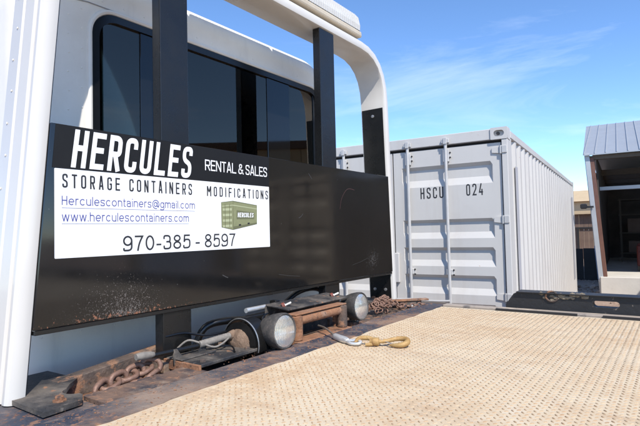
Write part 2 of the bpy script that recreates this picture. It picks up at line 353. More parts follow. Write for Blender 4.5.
def stencil(name, text, u0, u1, v0, v1, mtx, m, parent, w=.42, t=.15, gap=.17, shear=0, space=.35, world=True):
    x = 0; words = [bmesh.new()]
    for ch in text:
        if ch == ' ': x += space; words.append(bmesh.new()); continue
        bm = words[-1]; gw = t if ch == 'I' else (w * 1.25 if ch == 'M' else w)
        for si, (pts, cl, rad) in enumerate(glyph(ch, gw, t)):
            b2 = [(p[0] + x, p[1]) for p in fillet(pts, cl, rad)]; v_ = len(bm.verts); ribbon(bm, b2, t, cl); bm.verts.ensure_lookup_table()
            for v in bm.verts[v_:]: v.co.z = si * .00025
        x += gw + gap
    x -= gap; sx = (u1 - u0 - shear * (v1 - v0)) / x
    for bm in words:
        for v in bm.verts: v.co = mtx @ Vector((u0 + v.co.x * sx + shear * v.co.y * (v1 - v0), v0 + v.co.y * (v1 - v0), v.co.z))
        me = bpy.data.meshes.new(name); bm.to_mesh(me); bm.free(); meshobj(name, me, m, parent, world)
def sans(name, text, u0, u1, v0, v1, mtx, m, parent, t=.115, gap=.15, space=.28, world=True):
    """grotesque lettering from strokes; v0 is the baseline and v1 the cap height"""
    h = t / 2; X = .73
    def arc(cx, cy, rx, ry, a0=0, a1=360, n=22): return [(cx + rx * math.cos(R(a0 + (a1 - a0) * k / n)), cy + ry * math.sin(R(a0 + (a1 - a0) * k / n))) for k in range(n + (0 if a1 - a0 == 360 else 1))]
    def fl(pts, r): return fillet(pts, False, r)
    st = lambda x, y0, y1: ([(x, y0), (x, y1)], 0)
    G_ = {'o': (.66, [(arc(.33, X / 2, .33 - h, X / 2 - h), 1)]),
    'c': (.62, [(arc(.33, X / 2, .33 - h, X / 2 - h, 42, 318), 0)]),
    'e': (.65, [(arc(.33, X / 2, .33 - h, X / 2 - h, 0, 315), 0), ([(h, X / 2), (.66 - h, X / 2)], 0)]),
    'a': (.60, [(fl([(.06, .51), (.06, X - h), (.50, X - h), (.50, .10), (.52, 0)], [0, .2, .2, .02, 0]), 0), (fl([(.50, .44), (h, .40), (h, h), (.50, h), (.50, .25)], [0, .17, .17, .2, 0]), 0)]),
    'r': (.36, [st(h, 0, X), (fl([(h, .38), (h + .02, X - h), (.36, X - h)], .2), 0)]),
    'u': (.58, [(fl([(h, X), (h, h), (.58 - h, h), (.58 - h, X * .55)], .24), 0), st(.58 - h, 0, X)]),
    'l': (t, [st(h, 0, 1)]), 'i': (t, [st(h, 0, X), st(h, .87, 1)]),
    's': (.54, [(fl([(.54 - h, .54), (.54 - h, X - h), (h, X - h), (h, .41), (.54 - h, .33), (.54 - h, h), (h, h), (h, .20)], .17), 0)]),
    'n': (.58, [st(h, 0, X), (fl([(h, .36), (h, X - h), (.58 - h, X - h), (.58 - h, 0)], .24), 0)]),
    'm': (.92, [st(h, 0, X), (fl([(h, .36), (h, X - h), (.46, X - h), (.46, 0)], .2), 0), (fl([(.46, .36), (.46, X - h), (.92 - h, X - h), (.92 - h, 0)], .2), 0)]),
    't': (.34, [(fl([(.14, .95), (.14, h), (.34, h)], .13), 0), ([(0, X - h), (.32, X - h)], 0)]),
    'g': (.62, [(arc(.31, X / 2, .31 - h, X / 2 - h), 1), (fl([(.62 - h, X), (.62 - h, -.25), (.05, -.25), (.05, -.10)], .22), 0)]),
    'h': (.58, [st(h, 0, 1), (fl([(h, .36), (h, X - h), (.58 - h, X - h), (.58 - h, 0)], .24), 0)]),
    'w': (.86, [([(h, X), (.235, 0)], 0), ([(.235, 0), (.43, X)], 0), ([(.43, X), (.625, 0)], 0), ([(.625, 0), (.86 - h, X)], 0)]),
    '.': (t, [st(h, 0, t * 1.15)]), '-': (.36, [([(0, .36), (.36, .36)], 0)]),
    '@': (1.08, [(arc(.54, .42, .54 - h, .58 - h, -50, 292, 40), 0), (arc(.50, .42, .22, .26), 1), (fl([(.78, .70), (.72, .16), (.98, .20), (1.0, .45)], [0, .1, .1, 0]), 0)]),
    '&': (.80, [(fl([(.78, 0), (.16, .70), (.20, 1 - h), (.52, 1 - h), (.52, .70), (h, .46), (h, h), (.48, h), (.70, .46)], [0, .2, .14, .14, .2, .2, .2, .2, 0]), 0)]),
    '0': (.62, [(arc(.31, .5, .31 - h, .5 - h, 0, 360, 28), 1)]),
    '3': (.60, [(fl([(h, .72), (h, 1 - h), (.56 - h, 1 - h), (.56 - h, .53), (.22, .53)], .22), 0), (fl([(.22, .53), (.60 - h, .53), (.60 - h, h), (h, h), (h, .27)], .22), 0)]),
    '5': (.60, [([(.56, 1 - h), (.13, 1 - h), (.09, .47)], 0), (fl([(.10, .48), (.16, .65), (.60 - h, .65), (.60 - h, h), (h, h), (h, .25)], [0, .1, .24, .24, .22, 0]), 0)]),
    '7': (.58, [(fl([(0, 1 - h), (.58 - h, 1 - h), (.30, .5), (.20, 0)], [0, 0, .3, 0]), 0)]),
    '8': (.62, [(arc(.31, .755, .25 - h * .6, .245 - h), 1), (arc(.31, .275, .31 - h, .275 - h), 1)]),
    '9': (.62, [(arc(.31, .67, .31 - h, .33 - h), 1), (fl([(.62 - h, .67), (.62 - h, h), (h, h), (h, .22)], .26), 0)])}
    x = 0; words = [bmesh.new()]
    for ch in text:
        if ch == ' ': x += space; words.append(bmesh.new()); continue
        bm = words[-1]
        if ch in G_: gw, sts = G_[ch]
        else: gw = .70 if ch in 'RNA' else .62; sts = [(fillet(p_, c_, r_), c_) for p_, c_, r_ in glyph(ch, gw, t)]
        for si, (pts, cl) in enumerate(sts):
            v_ = len(bm.verts); ribbon(bm, [(p[0] + x, p[1]) for p in pts], t, cl); bm.verts.ensure_lookup_table()
            for v in bm.verts[v_:]: v.co.z = si * .0002
        x += gw + gap
    sx = (u1 - u0) / (x - gap)
    for bm in words:
        for v in bm.verts: v.co = mtx @ Vector((u0 + v.co.x * sx, v0 + v.co.y * (v1 - v0), v.co.z))
        me = bpy.data.meshes.new(name); bm.to_mesh(me); bm.free(); meshobj(name, me, m, parent, world)

# ================================================================== ground
bm = bmesh.new(); bmesh.ops.create_grid(bm, x_segments=2, y_segments=2, size=900)
for v in bm.verts: v.co.z = G
g = from_bm('ground', bm, 'ground'); g['kind'] = 'structure'
bm = bmesh.new()
for i in range(1500):
    x, y = random.uniform(-4.5, 1.5), random.uniform(8.5, 22); s = random.uniform(.02, .07) * (1 if random.random() < .92 else 2)
    if -4.2 < x < -1.2 and y < 12.8: continue
    r = bmesh.ops.create_icosphere(bm, subdivisions=1, radius=s)
    for v in r['verts']: v.co = Vector((v.co.x * random.uniform(.7, 1.3) + x, v.co.y * random.uniform(.7, 1.3) + y, v.co.z * .7 * random.uniform(.7, 1.2) + G + s * .2))
gr = from_bm('loose_gravel', bm, 'rock'); tag(gr, 'loose pinkish gravel strewn between the grey container and the shed', 'gravel'); gr['kind'] = 'stuff'

# ================================================================== the flatbed truck
T = thing('flatbed_truck', 'white cab flatbed tow truck with tan tread-plate deck and black headache rack', 'truck', (-2.0, 2.03, G))
YN, YF = .62, 3.34                      # near and far edge of the bed

# ---- deck
deck = box('deck', -1.33, 3.6, .74, 3.205, -.03, 0, 'deck', T)
verts = []; faces = []
p = .0268
def lug(cx, cy, ang, l, wd, h):
    c, s = math.cos(ang), math.sin(ang); b = len(verts)
    for u, v, z in ((-l, 0, -.002), (-l * .45, -wd, -.002), (l * .45, -wd, -.002), (l, 0, -.002), (l * .45, wd, -.002), (-l * .45, wd, -.002), (-l * .55, 0, h), (-l * .3, -wd * .45, h), (l * .3, -wd * .45, h), (l * .55, 0, h), (l * .3, wd * .45, h), (-l * .3, wd * .45, h)):
        verts.append((cx + u * c - v * s, cy + u * s + v * c, z))
    for k in range(6): faces.append((b + k, b + (k + 1) % 6, b + 6 + (k + 1) % 6, b + 6 + k))
    faces.append(tuple(b + 6 + k for k in range(6)))
nx = int((.75 + 1.30) / p); ny = int((3.19 - .76) / p)
for i in range(nx):
    for j in range(ny):
        for k in (0, 1):
            lug(-1.305 + (i + .5 * k) * p + random.gauss(0, .0005), .765 + (j + .5 * k) * p + random.gauss(0, .0005), R(-45 if k else 45) + random.gauss(0, .05), random.uniform(.0088, .0100), random.uniform(.0028, .0034), random.uniform(.0018, .0026))
me = bpy.data.meshes.new('tread_pattern'); me.from_pydata(verts, [], faces)
tr = meshobj('tread_pattern', me, 'tread', deck); tr['kind'] = 'stuff'

# ---- front cross member with the recessed winch bay
def wavy_sheet(name, x0, x1, y0, y1, z0, z1, m, parent, amp, n=60):
    bm = bmesh.new(); A = []; 
    for i in range(n + 1):
        y = y0 + (y1 - y0) * i / n; d = random.gauss(0, amp)
        A.append([bm.verts.new((x0, y, z0)), bm.verts.new((x0, y, z1)), bm.verts.new((x1 + d, y, z1 + random.gauss(0, amp * .15))), bm.verts.new((x1 + d, y, z0))])
    for a, b in zip(A, A[1:]):
        for k in range(4): bm.faces.new((a[k], a[(k + 1) % 4], b[(k + 1) % 4], b[k]))
    bm.faces.new(A[0]); bm.faces.new(A[-1][::-1])
    return from_bm(name, bm, m, parent)
wavy_sheet('cross_member', -1.47, -1.326, YN, 3.30, -.14, .0035, 'band', T, .0035)
MT['bandrust'] = mat('rust_eaten_paint', (.20, .125, .085), (.12, .072, .05), 9, .85, bump=.6, bscale=45, layers=[((.028, .031, .042), 6, .46, .60, .65, .85), (RUST2, 26, .56, .64, .9, .8), ((.34, .26, .19), 11, .55, .7, .9, .6)])
wavy_sheet('weld_strip', -1.471, -1.62, .885, 1.305, -.10, -.002, 'bandrust', T, .004, 30)
box('bay_floor', -1.99, -1.472, 1.30, 3.30, -.10, -.035, 'rustdark', T, .004)
box('pocket_floor', -1.80, -1.62, .885, 1.30, -.10, -.055, 'rust', T)
bm = bmesh.new(); bbox(bm, -1.815, -1.80, .86, 1.45, -.06, .052, .003); bbox(bm, -1.86, -1.815, .86, 1.45, .038, .0522, .003)
for v in bm.verts:
    if v.co.z > 0: v.co.z += (v.co.y - 1.35) * .095
from_bm('pocket_back_lip', bm, 'rustdark', T)
box('end_beam', -1.99, -1.47, YN, .885, -.16, -.012, 'band', T, .006)
# corner plates under the arch legs
def corner_plate(flip):
    ol = [(-2.0, 0), (-1.536, 0), (-1.548, .125), (-1.60, .155)]
    ol += [(-1.665 + .045 * math.cos(a), .172 + .045 * math.sin(a)) for a in [R(-20 - 14 * k) for k in range(11)]]
    ol += [(-1.75, .19), (-1.80, .245), (-2.0, .235)]
    if flip: ol = [(x, 4.06 - .71 - y) for x, y in ol][::-1]
    else: ol = [(x, y + .72) for x, y in ol]
    c = shape2d('corner_plate', [ol], .015, XY(.0015), 'dustblack', T)
    for k, (x, y) in enumerate(((-1.60, .80), (-1.90, .77))):
        yy = 4.06 - y + .01 if flip else y
        lathe('bolt', [(.021, 0), (.021, .004), (.014, .004), (.014, .014), (.011, .017), (0, .017)], (x, yy, .0091), (0, 0, 1), 'rust', c, 8)
corner_plate(False); corner_plate(True)
# far side: flat ledge with a long slot, black stake rail
box('side_ledge', -1.32, 3.6, 3.213, 3.29, -.06, .012, mat('dusty_ledge', (.40, .33, .26), (.27, .23, .20), 5, .85, layers=[((.05, .05, .055), 9, .55, .65, .8, .7), ((.60, .50, .38), 4, .55, .7, .9, .7)], stretch=(.3, 1, 1)), T, .003)
box('slot_strip', -.965, -.505, 3.198, 3.216, -.02, .0135, 'darkfence', T)
box('slot_strip', -.375, .6, 3.198, 3.216, -.02, .0135, 'darkfence', T)
box('slot_strip', .75, 3.2, 3.198, 3.216, -.02, .0135, 'darkfence', T)
MT['rail'] = mat('black_stake_rail', (.014, .014, .015), (.022, .021, .021), 6, .5, bump=.25, bscale=50, layers=[((.30, .24, .19), 18, .63, .68, .9, .75), ((.20, .17, .14), 5, .6, .8, .9, .4)])
def stake_rail(name, x0, yc, slots):
    ol = [[(x0, .0), (4.0, .0), (4.0, .109), (x0 + .075, .109), (x0 + .05, .100), (x0, .03)]]
    for a in slots: ol.append(rrect(a, a + .135, .045, .082, .018, 5)[::-1])
    r = shape2d(name, ol, .07, XZ(yc), 'rail', T)
    return r
ra = stake_rail('side_rail', -.93, 3.335, (-.435, .35, 1.1, 1.9, 2.7))
box('rail_flange', -.86, 3.6, 3.28, 3.40,   .1095, .116, 'rail', ra, .002)
# a D ring caked in dirt on top of the far rail
tube('tie_ring', [(-.655 + .034 * math.cos(a), 3.297, .094 + .03 * math.sin(a)) for a in [2 * math.pi * q / 20 for q in range(20)]], .0065, 'rustdark', ra, 8, True)
bm = bmesh.new()
for i in range(26):
    r_ = bmesh.ops.create_icosphere(bm, subdivisions=1, radius=random.uniform(.006, .016)); ox, oz = random.gauss(-.57, .05), random.gauss(.098, .011)
    for v in r_['verts']: v.co = Vector((v.co.x * 1.5 + ox, v.co.y * .6 + 3.298, v.co.z * .8 + oz)) + Vector((random.gauss(0, .002), 0, random.gauss(0, .002)))
cl = from_bm('dirt_crust', bm, 'mudpale', ra); cl['kind'] = 'stuff'
ra2 = stake_rail('side_rail', -.30, .66, (.35, 1.1, 1.9, 2.7))
box('side_ledge', -1.32, 3.6, .63, .735, -.06, .012, 'band', T, .003)
box('bed_frame', -1.98, 3.5, .78, 3.2, -.22, -.105, 'blacksteel', T)
for y in (1.62, 2.36): box('chassis_rail', -4.6, 3.4, y, y + .09, -.52, -.225, 'blacksteel', T, .006)
# wheels
wh = bmesh.new(); lathe_bm(wh, [(.30, -.12), (.44, -.14), (.49, -.11), (.50, -.06), (.50, .06), (.49, .11), (.44, .14), (.30, .12)], (0, 0, 0), (0, 1, 0), 36)
rim = bmesh.new(); lathe_bm(rim, [(.30, -.125), (.28, -.06), (.12, -.02), (.11, -.07), (0, -.07)], (0, 0, 0), (0, 1, 0), 24); lathe_bm(rim, [(.30, .125), (.28, .06), (0, .05)], (0, 0, 0), (0, 1, 0), 24)
ty = from_bm('tyre', wh, 'tyre', T, True, True); rm = from_bm('rim', rim, 'alu', ty, True, True)
ty.name = 'wheel'; first = True
for x, y in ((-3.75, .98), (-3.75, 3.08), (1.3, .95), (1.3, 1.25), (1.3, 2.81), (1.3, 3.11)):
    if first: ty.matrix_basis = Matrix.Translation((x, y, G + .5)); first = False
    else:
        c = copy_of(ty, T, Matrix.Translation((x, y, G + .5))); copy_of(rm, c, Matrix.Identity(4), False)

# ---- arch frame (aluminium legs and top beam in one bent extrusion)
inner = fillet([(.765, -.012), (.917, 1.775), (3.244, 1.775), (3.318, -.012)], False, .30)
# more even points
prof = [(0, -1.94), (0, -1.752), (.006, -1.741), (.02, -1.737), (.042, -1.737), (.056, -1.742), (.063, -1.754), (.063, -1.770), (.056, -1.774), (.056, -1.782), (.068, -1.786), (.072, -1.842), (.066, -1.846), (.066, -1.854), (.074, -1.858), (.074, -1.93), (.066, -1.94)]
bm = bmesh.new(); rings = []
P2 = [Vector(q) for q in inner]
for i, q in enumerate(P2):
    d1 = (P2[i] - P2[i - 1]).normalized() if i else (P2[1] - P2[0]).normalized(); d2 = (P2[i + 1] - P2[i]).normalized() if i < len(P2) - 1 else d1
    d = (d1 + d2).normalized(); nn = Vector((-d.y, d.x)); rings.append([bm.verts.new((x, (q + nn * o).x, (q + nn * o).y)) for o, x in prof])
k = len(prof)
for a, b in zip(rings, rings[1:]):
    for j in range(k): bm.faces.new((a[j], a[(j + 1) % k], b[(j + 1) % k], b[j]))
bm.faces.new(rings[0]); bm.faces.new(rings[-1][::-1])
arch = from_bm('arch_frame', bm, 'alu', T, True, True, 30)
rv = bmesh.new(); lathe_bm(rv, [(.0045, 0), (.0038, .0012), (.002, .002), (0, .0022)], (0, 0, 0), (0, 0, 1), 8)
rvm = bpy.data.meshes.new('rivet'); rv.to_mesh(rvm); rv.free(); rvm.materials.append(MT['cabwhite'])
def rivet(x, y, z, axis, parent):
    o = bpy.data.objects.new('rivet', rvm); COL.objects.link(o); o.parent = parent
    o.matrix_basis = Matrix.Translation((x, y, z)) @ Vector(axis).to_track_quat('Z', 'Y').to_matrix().to_4x4(); return o
for i in range(14):
    z = .12 + i * .115; rivet(-1.885 - .012 * (i % 2), .765 + .085 * z - .0745, z, (0, -1, .085), arch)
# black liner plates bolted to the inside of each leg
for (yb, sl, sgn) in ((.766, .085, 1), (3.3175, -.0414, -1)):
    bm = bmesh.new(); bbox(bm, -1.932, -1.757, 0, .004, .0, 1.43 if sgn < 0 else 1.40)
    for v in bm.verts: v.co.y = yb + sl * v.co.z + sgn * (v.co.y + .0005) * (1 if v.co.y < .002 else 1)
    ln = from_bm('leg_liner', bm, 'blacksteel', arch)
    for x, z in ((-1.84, 1.375), (-1.80, .08), (-1.89, .08)): lathe('bolt', [(.012, 0), (.012, .006), (.006, .008), (0, .008)], (x, yb + sl * z + sgn * .0045, z), (0, sgn, 0), 'zinc', arch, 8)

# ---- two black uprights
def post(y0, y1):
    bm = bmesh.new(); bbox(bm, -1.80, -1.7465, y0, y1, .006, 1.7745, .004, 2)
    o = from_bm('rack_post', bm, 'blacksteel', T)
    box('foot_plate', -1.86, -1.70, y0 - .03, y1 + .03, -.0345, .006, 'rustdark', o, .003)
    return o
post(1.297, 1.445); post(2.459, 2.613)

# ---- the black sheet across the rack
bm = bmesh.new()
bbox(bm, -1.746, -1.736, 0, 1, .216, .9165, .0015); 
for v in bm.verts:
    a, b = .763 + .085 * v.co.z, 3.3165 - .0414 * v.co.z
    v.co.y = a + (b - a) * v.co.y
panel = from_bm('rack_panel', bm, 'panel', T)
bm = bmesh.new(); bbox(bm, -1.80, -1.7385, 0, 1, .198, .2145, .002)
for v in bm.verts: a, b = .768 + .085 * v.co.z, 3.3125 - .0414 * v.co.z; v.co.y = a + (b - a) * v.co.y + .001
from_bm('panel_lip', bm, 'blacksteel', panel)
PX = -1.736
shape2d('dark_decal', [[(.845, .762), (.858, .9148), (1.958, .9148), (1.955, .762)]], .0008, YZ(PX + .0006), 'decalblack', panel)
shape2d('white_sign', [rrect(.8525, 1.9535, .449, .7605, .003, 3)], .001, YZ(PX + .0009), 'signwhite', panel)
LX = PX + .0020
stencil('lettering', 'HERCULES', .909, 1.457, .768, .9055, YZ(LX), 'inkwhite', panel, w=.46, t=.152, gap=.135, shear=.13)
sans('lettering', 'RENTAL & SALES', 1.523, 1.940, .811, .860, YZ(LX), 'inkwhite', panel, t=.115, gap=.095, space=.24)
stencil('lettering', 'STORAGE CONTAINERS', .879, 1.447, .6945, .7435, YZ(LX), 'inkblack', panel, w=.40, t=.125, gap=.29, space=.52)
stencil('lettering', 'MODIFICATIONS', 1.532, 1.945, .6945, .7395, YZ(LX), 'inkblack', panel, w=.40, t=.125, gap=.31, space=.5)
sans('lettering', 'Herculescontainers@gmail.com', .877, 1.461, .634, .666, YZ(LX), 'inkblue', panel, t=.10)
sans('lettering', 'www.herculescontainers.com', .877, 1.427, .577, .610, YZ(LX), 'inkblue', panel, t=.10)
shape2d('underline', [[(.877, .6235), (1.461, .6235), (1.461, .6245), (.877, .6245)]], .0004, YZ(LX), 'inkblue', panel)
shape2d('underline', [[(.877, .5685), (1.427, .5685), (1.427, .5695), (.877, .5695)]], .0004, YZ(LX), 'inkblue', panel)
sans('lettering', '970-385 - 8597', 1.110, 1.705, .462, .522, YZ(LX), 'inkblack', panel, t=.112)
# printed picture of a small green container on the sign
def print2d(ol, m, k=0): return shape2d('container_picture', [ol], .0003, YZ(LX - .0003 + .0004 * k), m, panel)
print2d([(1.617, .669), (1.693, .6785), (1.860, .662), (1.858, .566), (1.692, .5385), (1.618, .551)], 'olive3')
print2d([(1.619, .667), (1.6925, .6755), (1.6915, .5415), (1.6195, .5535)], 'olive', 1)
print2d([(1.695, .673), (1.858, .659), (1.857, .5745), (1.695, .5545)], 'olive', 1)
print2d([(1.622, .652), (1.69, .6595), (1.858, .645), (1.858, .641), (1.69, .655), (1.622, .648)], 'olive2', 2)
for i in range(4):
    z = .640 - i * .026; print2d([(1.626, z), (1.684, z + .003), (1.684, z - .009), (1.626, z - .011)], 'olive2', 2)
for y in (1.639, 1.668): print2d([(y, .661), (y + .003, .6613), (y + .003, .552), (y, .5525)], 'olive3', 3)
print2d([(1.716, .6335), (1.838, .6245), (1.838, .5925), (1.716, .5905)], 'olive3', 2)
stencil('lettering', 'HERCULES', 1.722, 1.833, .6, .622, YZ(LX + .0013), 'inkwhite', panel, w=.44, t=.16, gap=.14, shear=.1)
for y in (1.73, 1.79): print2d([(y, .5615 + (y - 1.695) * .12), (y + .014, .563 + (y - 1.695) * .12), (y + .014, .556 + (y - 1.695) * .12), (y, .5545 + (y - 1.695) * .12)], 'inkblack', 3)
# a pale scratch
sc = fillet([(2.62, .66), (2.64, .73), (2.71, .80), (2.80, .79)], False, .12)
bm = bmesh.new(); ribbon(bm, sc, .003, False)
for v in bm.verts: v.co = YZ(PX + .0006) @ v.co
from_bm('scratch', bm, mat('faint_red_scratch', (.07, .03, .026), None, rough=.6), panel)

MT['scuff'] = mat('pale_scuff', (.05, .047, .044), None, rough=.6)
for (y0, z0, y1, z1, wd_) in ((2.20, .60, 2.24, .625, .003), (1.62, .33, 1.655, .315, .004), (2.02, .30, 2.20, .275, .0016), (2.75, .30, 2.95, .335, .0014), (2.30, .86, 2.33, .83, .003)):
    bm = bmesh.new(); ribbon(bm, [(y0, z0), ((y0 + y1) / 2 + .004, (z0 + z1) / 2 - .003), (y1, z1)], wd_, False)
    for v in bm.verts: v.co = YZ(PX + .0006) @ v.co
    from_bm('scratch', bm, 'scuff', panel)

# ---- warning light bar on the beam
lb = box('light_bar', -1.925, -1.745, .95, 2.97, 1.862, 1.905, 'lensbase', T, .012, seg=2)
for i in range(3):
    a, b = 2.955 - i * .68, 2.955 - (i + 1) * .68 + .02
    bm = bmesh.new(); n = int((a - b) / .012); rows = []
    pf = [(-1.925, 1.905), (-1.928, 1.94), (-1.92, 2.0), (-1.90, 2.03), (-1.84, 2.045), (-1.78, 2.03), (-1.755, 2.0), (-1.742, 1.94), (-1.745, 1.905)]
    for j in range(n + 1):
        y = a + (b - a) * j / n; s = 1 - .012 * (j % 2); e = .86 if j in (0, n) else 1
        rows.append([bm.verts.new((-1.835 + (x + 1.835) * s * e, y, 1.905 + (z - 1.905) * s * e)) for x, z in pf])
    for r1, r2 in zip(rows, rows[1:]):
        for j in range(len(pf) - 1): bm.faces.new((r1[j], r1[j + 1], r2[j + 1], r2[j]))
    bm.faces.new(rows[0]); bm.faces.new(rows[-1][::-1])
    from_bm('lamp_lens', bm, 'lens', lb)
for y in (1.3, 2.7): box('mount', -1.87, -1.80, y, y + .05, 1.848, 1.8615, 'blacksteel', lb)

# ---- cab
def cab_outline(ins): 
    return rrect(.90 + ins, 3.12 - ins, -.42 + ins, 1.775 - ins, .3, 10, (.1, .30 - ins * .6, .30 - ins * .6, .1))
hole = rrect(1.20, 2.935, .80, 1.545, .115, 8)
cab = shape2d('cab', [cab_outline(.125), hole[::-1]], .006, YZ(-2.103), 'cabwhite', T)
bm = bmesh.new(); rings = []
for x, ins in ((-2.1002, .1252), (-2.1005, .118), (-2.106, .085), (-2.125, .045), (-2.155, .018), (-2.20, .003), (-2.25, 0), (-3.05, 0), (-3.45, .03), (-3.62, .10)):
    rings.append([bm.verts.new((x, *q)) for q in cab_outline(ins)])
n = len(rings[0])
for a, b in zip(rings, rings[1:]):
    for j in range(n): bm.faces.new((a[j], a[(j + 1) % n], b[(j + 1) % n], b[j]))
from_bm('roof_and_sides', bm, 'cabwhite', cab, True, True, 35)
wsh = rrect(1.12, 2.90, .75, 1.5, .12, 6)
shape2d('front_wall', [cab_outline(.10), wsh[::-1]], .006, YZ(-3.62), 'cabwhite', cab)
shape2d('windscreen', [rrect(1.10, 2.92, .73, 1.52, .13, 6)], .004, YZ(-3.612), 'glassclear', cab)
box('bonnet', -5.0, -3.625, 1.1, 2.96, -.42, .55, 'cabwhite', cab, .12, seg=4)
# roof seam: a bead of sealant just proud of the rear wall
bm = bmesh.new()
sm = [(1.02, 1.52), (1.09, 1.555), (1.18, 1.567)] + [(1.3 + .1 * i, 1.5675) for i in range(15)] + [(2.84, 1.565), (2.93, 1.55), (3.0, 1.52)]
tube_pts(bm, [(-2.0998, y, z) for y, z in sm], .0032, 6); from_bm('roof_seam', bm, 'seam', cab, True, True)
# window: white moulded rim, black rubber, smoked panes, wide black bars
def ring2d(name, o, i, d, x, m): return shape2d(name, [o, i[::-1]], d, YZ(x), m, cab)
bm = bmesh.new(); tube_pts(bm, [(-2.100, y, z) for y, z in rrect(1.187, 2.948, .787, 1.558, .125, 10)], .0125, 8, True); from_bm('window_rim', bm, 'cabwhite', cab, True, True)
wf = ring2d('window_rubber', rrect(1.198, 2.937, .798, 1.547, .117, 8), rrect(1.232, 2.90, .83, 1.513, .09, 8), .022, -2.106, 'rubber')
for a, b in ((1.232, 1.449), (1.524, 2.371), (2.593, 2.86)): box('window_pane', -2.114, -2.110, a - .004, b + .004, .82, 1.52, 'glass', cab)
MT['blackglass'] = mat('black_bonded_glass', (.006, .006, .006), None, rough=.04)
box('window_bar', -2.118, -2.104, 1.449, 1.524, .83, 1.513, 'blackglass', cab, .002)
box('window_bar', -2.118, -2.104, 2.371, 2.593, .83, 1.513, 'blackglass', cab, .002)
box('window_bar', -2.118, -2.104, 2.86, 2.905, .83, 1.513, 'rubber', cab, .002)
for i in range(7):
    rivet(-2.0999, 1.095 - .004 * (i % 2), .985 + i * .083, (1, 0, 0), cab); rivet(-2.0999, 1.152, 1.0 + i * .088, (1, 0, 0), cab)
for i in range(15): rivet(-2.0998, 1.25 + i * .11, 1.595, (1, 0, 0), cab)
for i in range(8): rivet(-2.0998, .98 + i * .16, .12, (1, 0, 0), cab)
# inside the cab
bm = bmesh.new(); rings = []
for x, ins in ((-2.13, .145), (-2.2, .04), (-3.45, .06), (-3.60, .13)): rings.append([bm.verts.new((x, *q)) for q in cab_outline(ins)])
for a, b in zip(rings, rings[1:]):
    for j in range(len(a)): bm.faces.new((a[j], a[(j + 1) % len(a)], b[(j + 1) % len(a)], b[j]))
from_bm('headliner', bm, 'interior', cab, True, True)
box('cab_floor', -3.55, -2.13, 1.0, 3.02, .1, .14, 'interior', cab)
box('dashboard', -3.58, -3.2, 1.0, 3.02, .142, .80, 'interior', cab, .05, seg=2)
def seat(y):
    bm = bmesh.new(); bbox(bm, -2.75, -2.28, y - .24, y + .24, .145, .55, .06, 2); bbox(bm, -2.42, -2.28, y - .23, y + .23, .52, 1.17, .06, 3); bbox(bm, -2.40, -2.31, y - .12, y + .12, 1.20, 1.35, .04, 3); bbox(bm, -2.36, -2.34, y - .07, y + .07, 1.15, 1.22)
    return from_bm('seat', bm, 'seat', cab)
seat(1.45); seat(2.30)
box('wheel_column', -3.2, -3.1, 1.48, 1.56, .5, .78, 'interior', cab)

# ---- work lamps
def work_lamp(x, y, z, k):
    o = lathe('work_lamp', [(r_ * .9, h_ * .95) for r_, h_ in [(0, -.135), (.03, -.135), (.045, -.128), (.068, -.10), (.082, -.06), (.0885, -.02), (.0895, .0), (.0875, .006), (.083, .008), (.078, .004), (.0772, -.004), (.06, -.034), (.03, -.052), (.0, -.056)]], (x, y, z), (1, 0, k), 'lampbody', T, 40)
    lathe('reflector', [(0, -.046), (.016, -.044), (.034, -.036), (.05, -.0225), (.062, -.009), (.0692, .002)], (x, y, z), (1, 0, k), 'reflector', o, 40)
    lathe('bulb', [(0, -.044), (.008, -.042), (.009, -.028), (.006, -.019), (0, -.017)], (x, y, z), (1, 0, k), 'lensbase', o, 14)
    bm = bmesh.new(); n = 48; d = Vector((1, 0, k)).normalized(); u = Vector((0, 1, 0)); v = d.cross(u)
    # fluted, slightly domed cover glass
    rows = []
    for i in range(9):
        r = .0692 * i / 8; rows.append([bm.verts.new(Vector((x, y, z)) + d * (.014 - .010 * (i / 8) ** 2 ) + u * r * math.cos(2 * math.pi * j / n) + v * r * math.sin(2 * math.pi * j / n)) for j in range(n)])
    for a, b in zip(rows, rows[1:]):
        for j in range(n): bm.faces.new((a[j], a[(j + 1) % n], b[(j + 1) % n], b[j]))
    bmesh.ops.remove_doubles(bm, verts=bm.verts, dist=1e-5); from_bm('lamp_glass', bm, 'lampglass', o, True, True, 80)
    bm = bmesh.new(); bbox(bm, x - .075, x - .045, y - .012, y + .012, -.03, z - .07, .003); bbox(bm, x - .10, x - .03, y - .03, y + .03, -.034, -.002, .003); from_bm('bracket', bm, 'rustdark', o)
    lathe('bolt', [(.012, 0), (.012, .012), (.006, .014), (.006, .026), (0, .026)], (x - .035, y + .02, -.002), (0, 0, 1), 'zinc', o, 6)
work_lamp(-1.452, 1.718, .082, .05); work_lamp(-1.505, 2.463, .089, .06)

# ---- winch with its roller fairlead
fl = bmesh.new()
bbox(fl, -1.535, -1.455, 1.84, 2.29, -.034, .007, .003)
bbox(fl, -1.545, -1.485, 1.845, 2.285, .125, .132, .002)
bbox(fl, -1.548, -1.536, 1.845, 1.89, .007, .124); bbox(fl, -1.548, -1.536, 2.24, 2.285, .007, .124)
fo = from_bm('roller_fairlead', fl, 'rust', T)
tube('roller', [(-1.507, 1.895, .0985), (-1.507, 2.232, .0985)], .0235, 'rust', fo, 20)
for y in (1.868, 2.256):
    lathe('roller', [(0, .0075), (.02, .0075), (.027, .011), (.027, .055), (.0262, .06), (.027, .065), (.027, .119), (.02, .1235), (0, .1235)], (-1.497, y, 0), (0, 0, 1), 'rustdark' if y > 2 else 'rust', fo, 20)
bm = bmesh.new(); bbox(bm, -1.70, -1.55, 1.87, 2.40, .14, .150, .003); bbox(bm, -1.705, -1.695, 1.87, 2.40, -.03, .1395, .002)
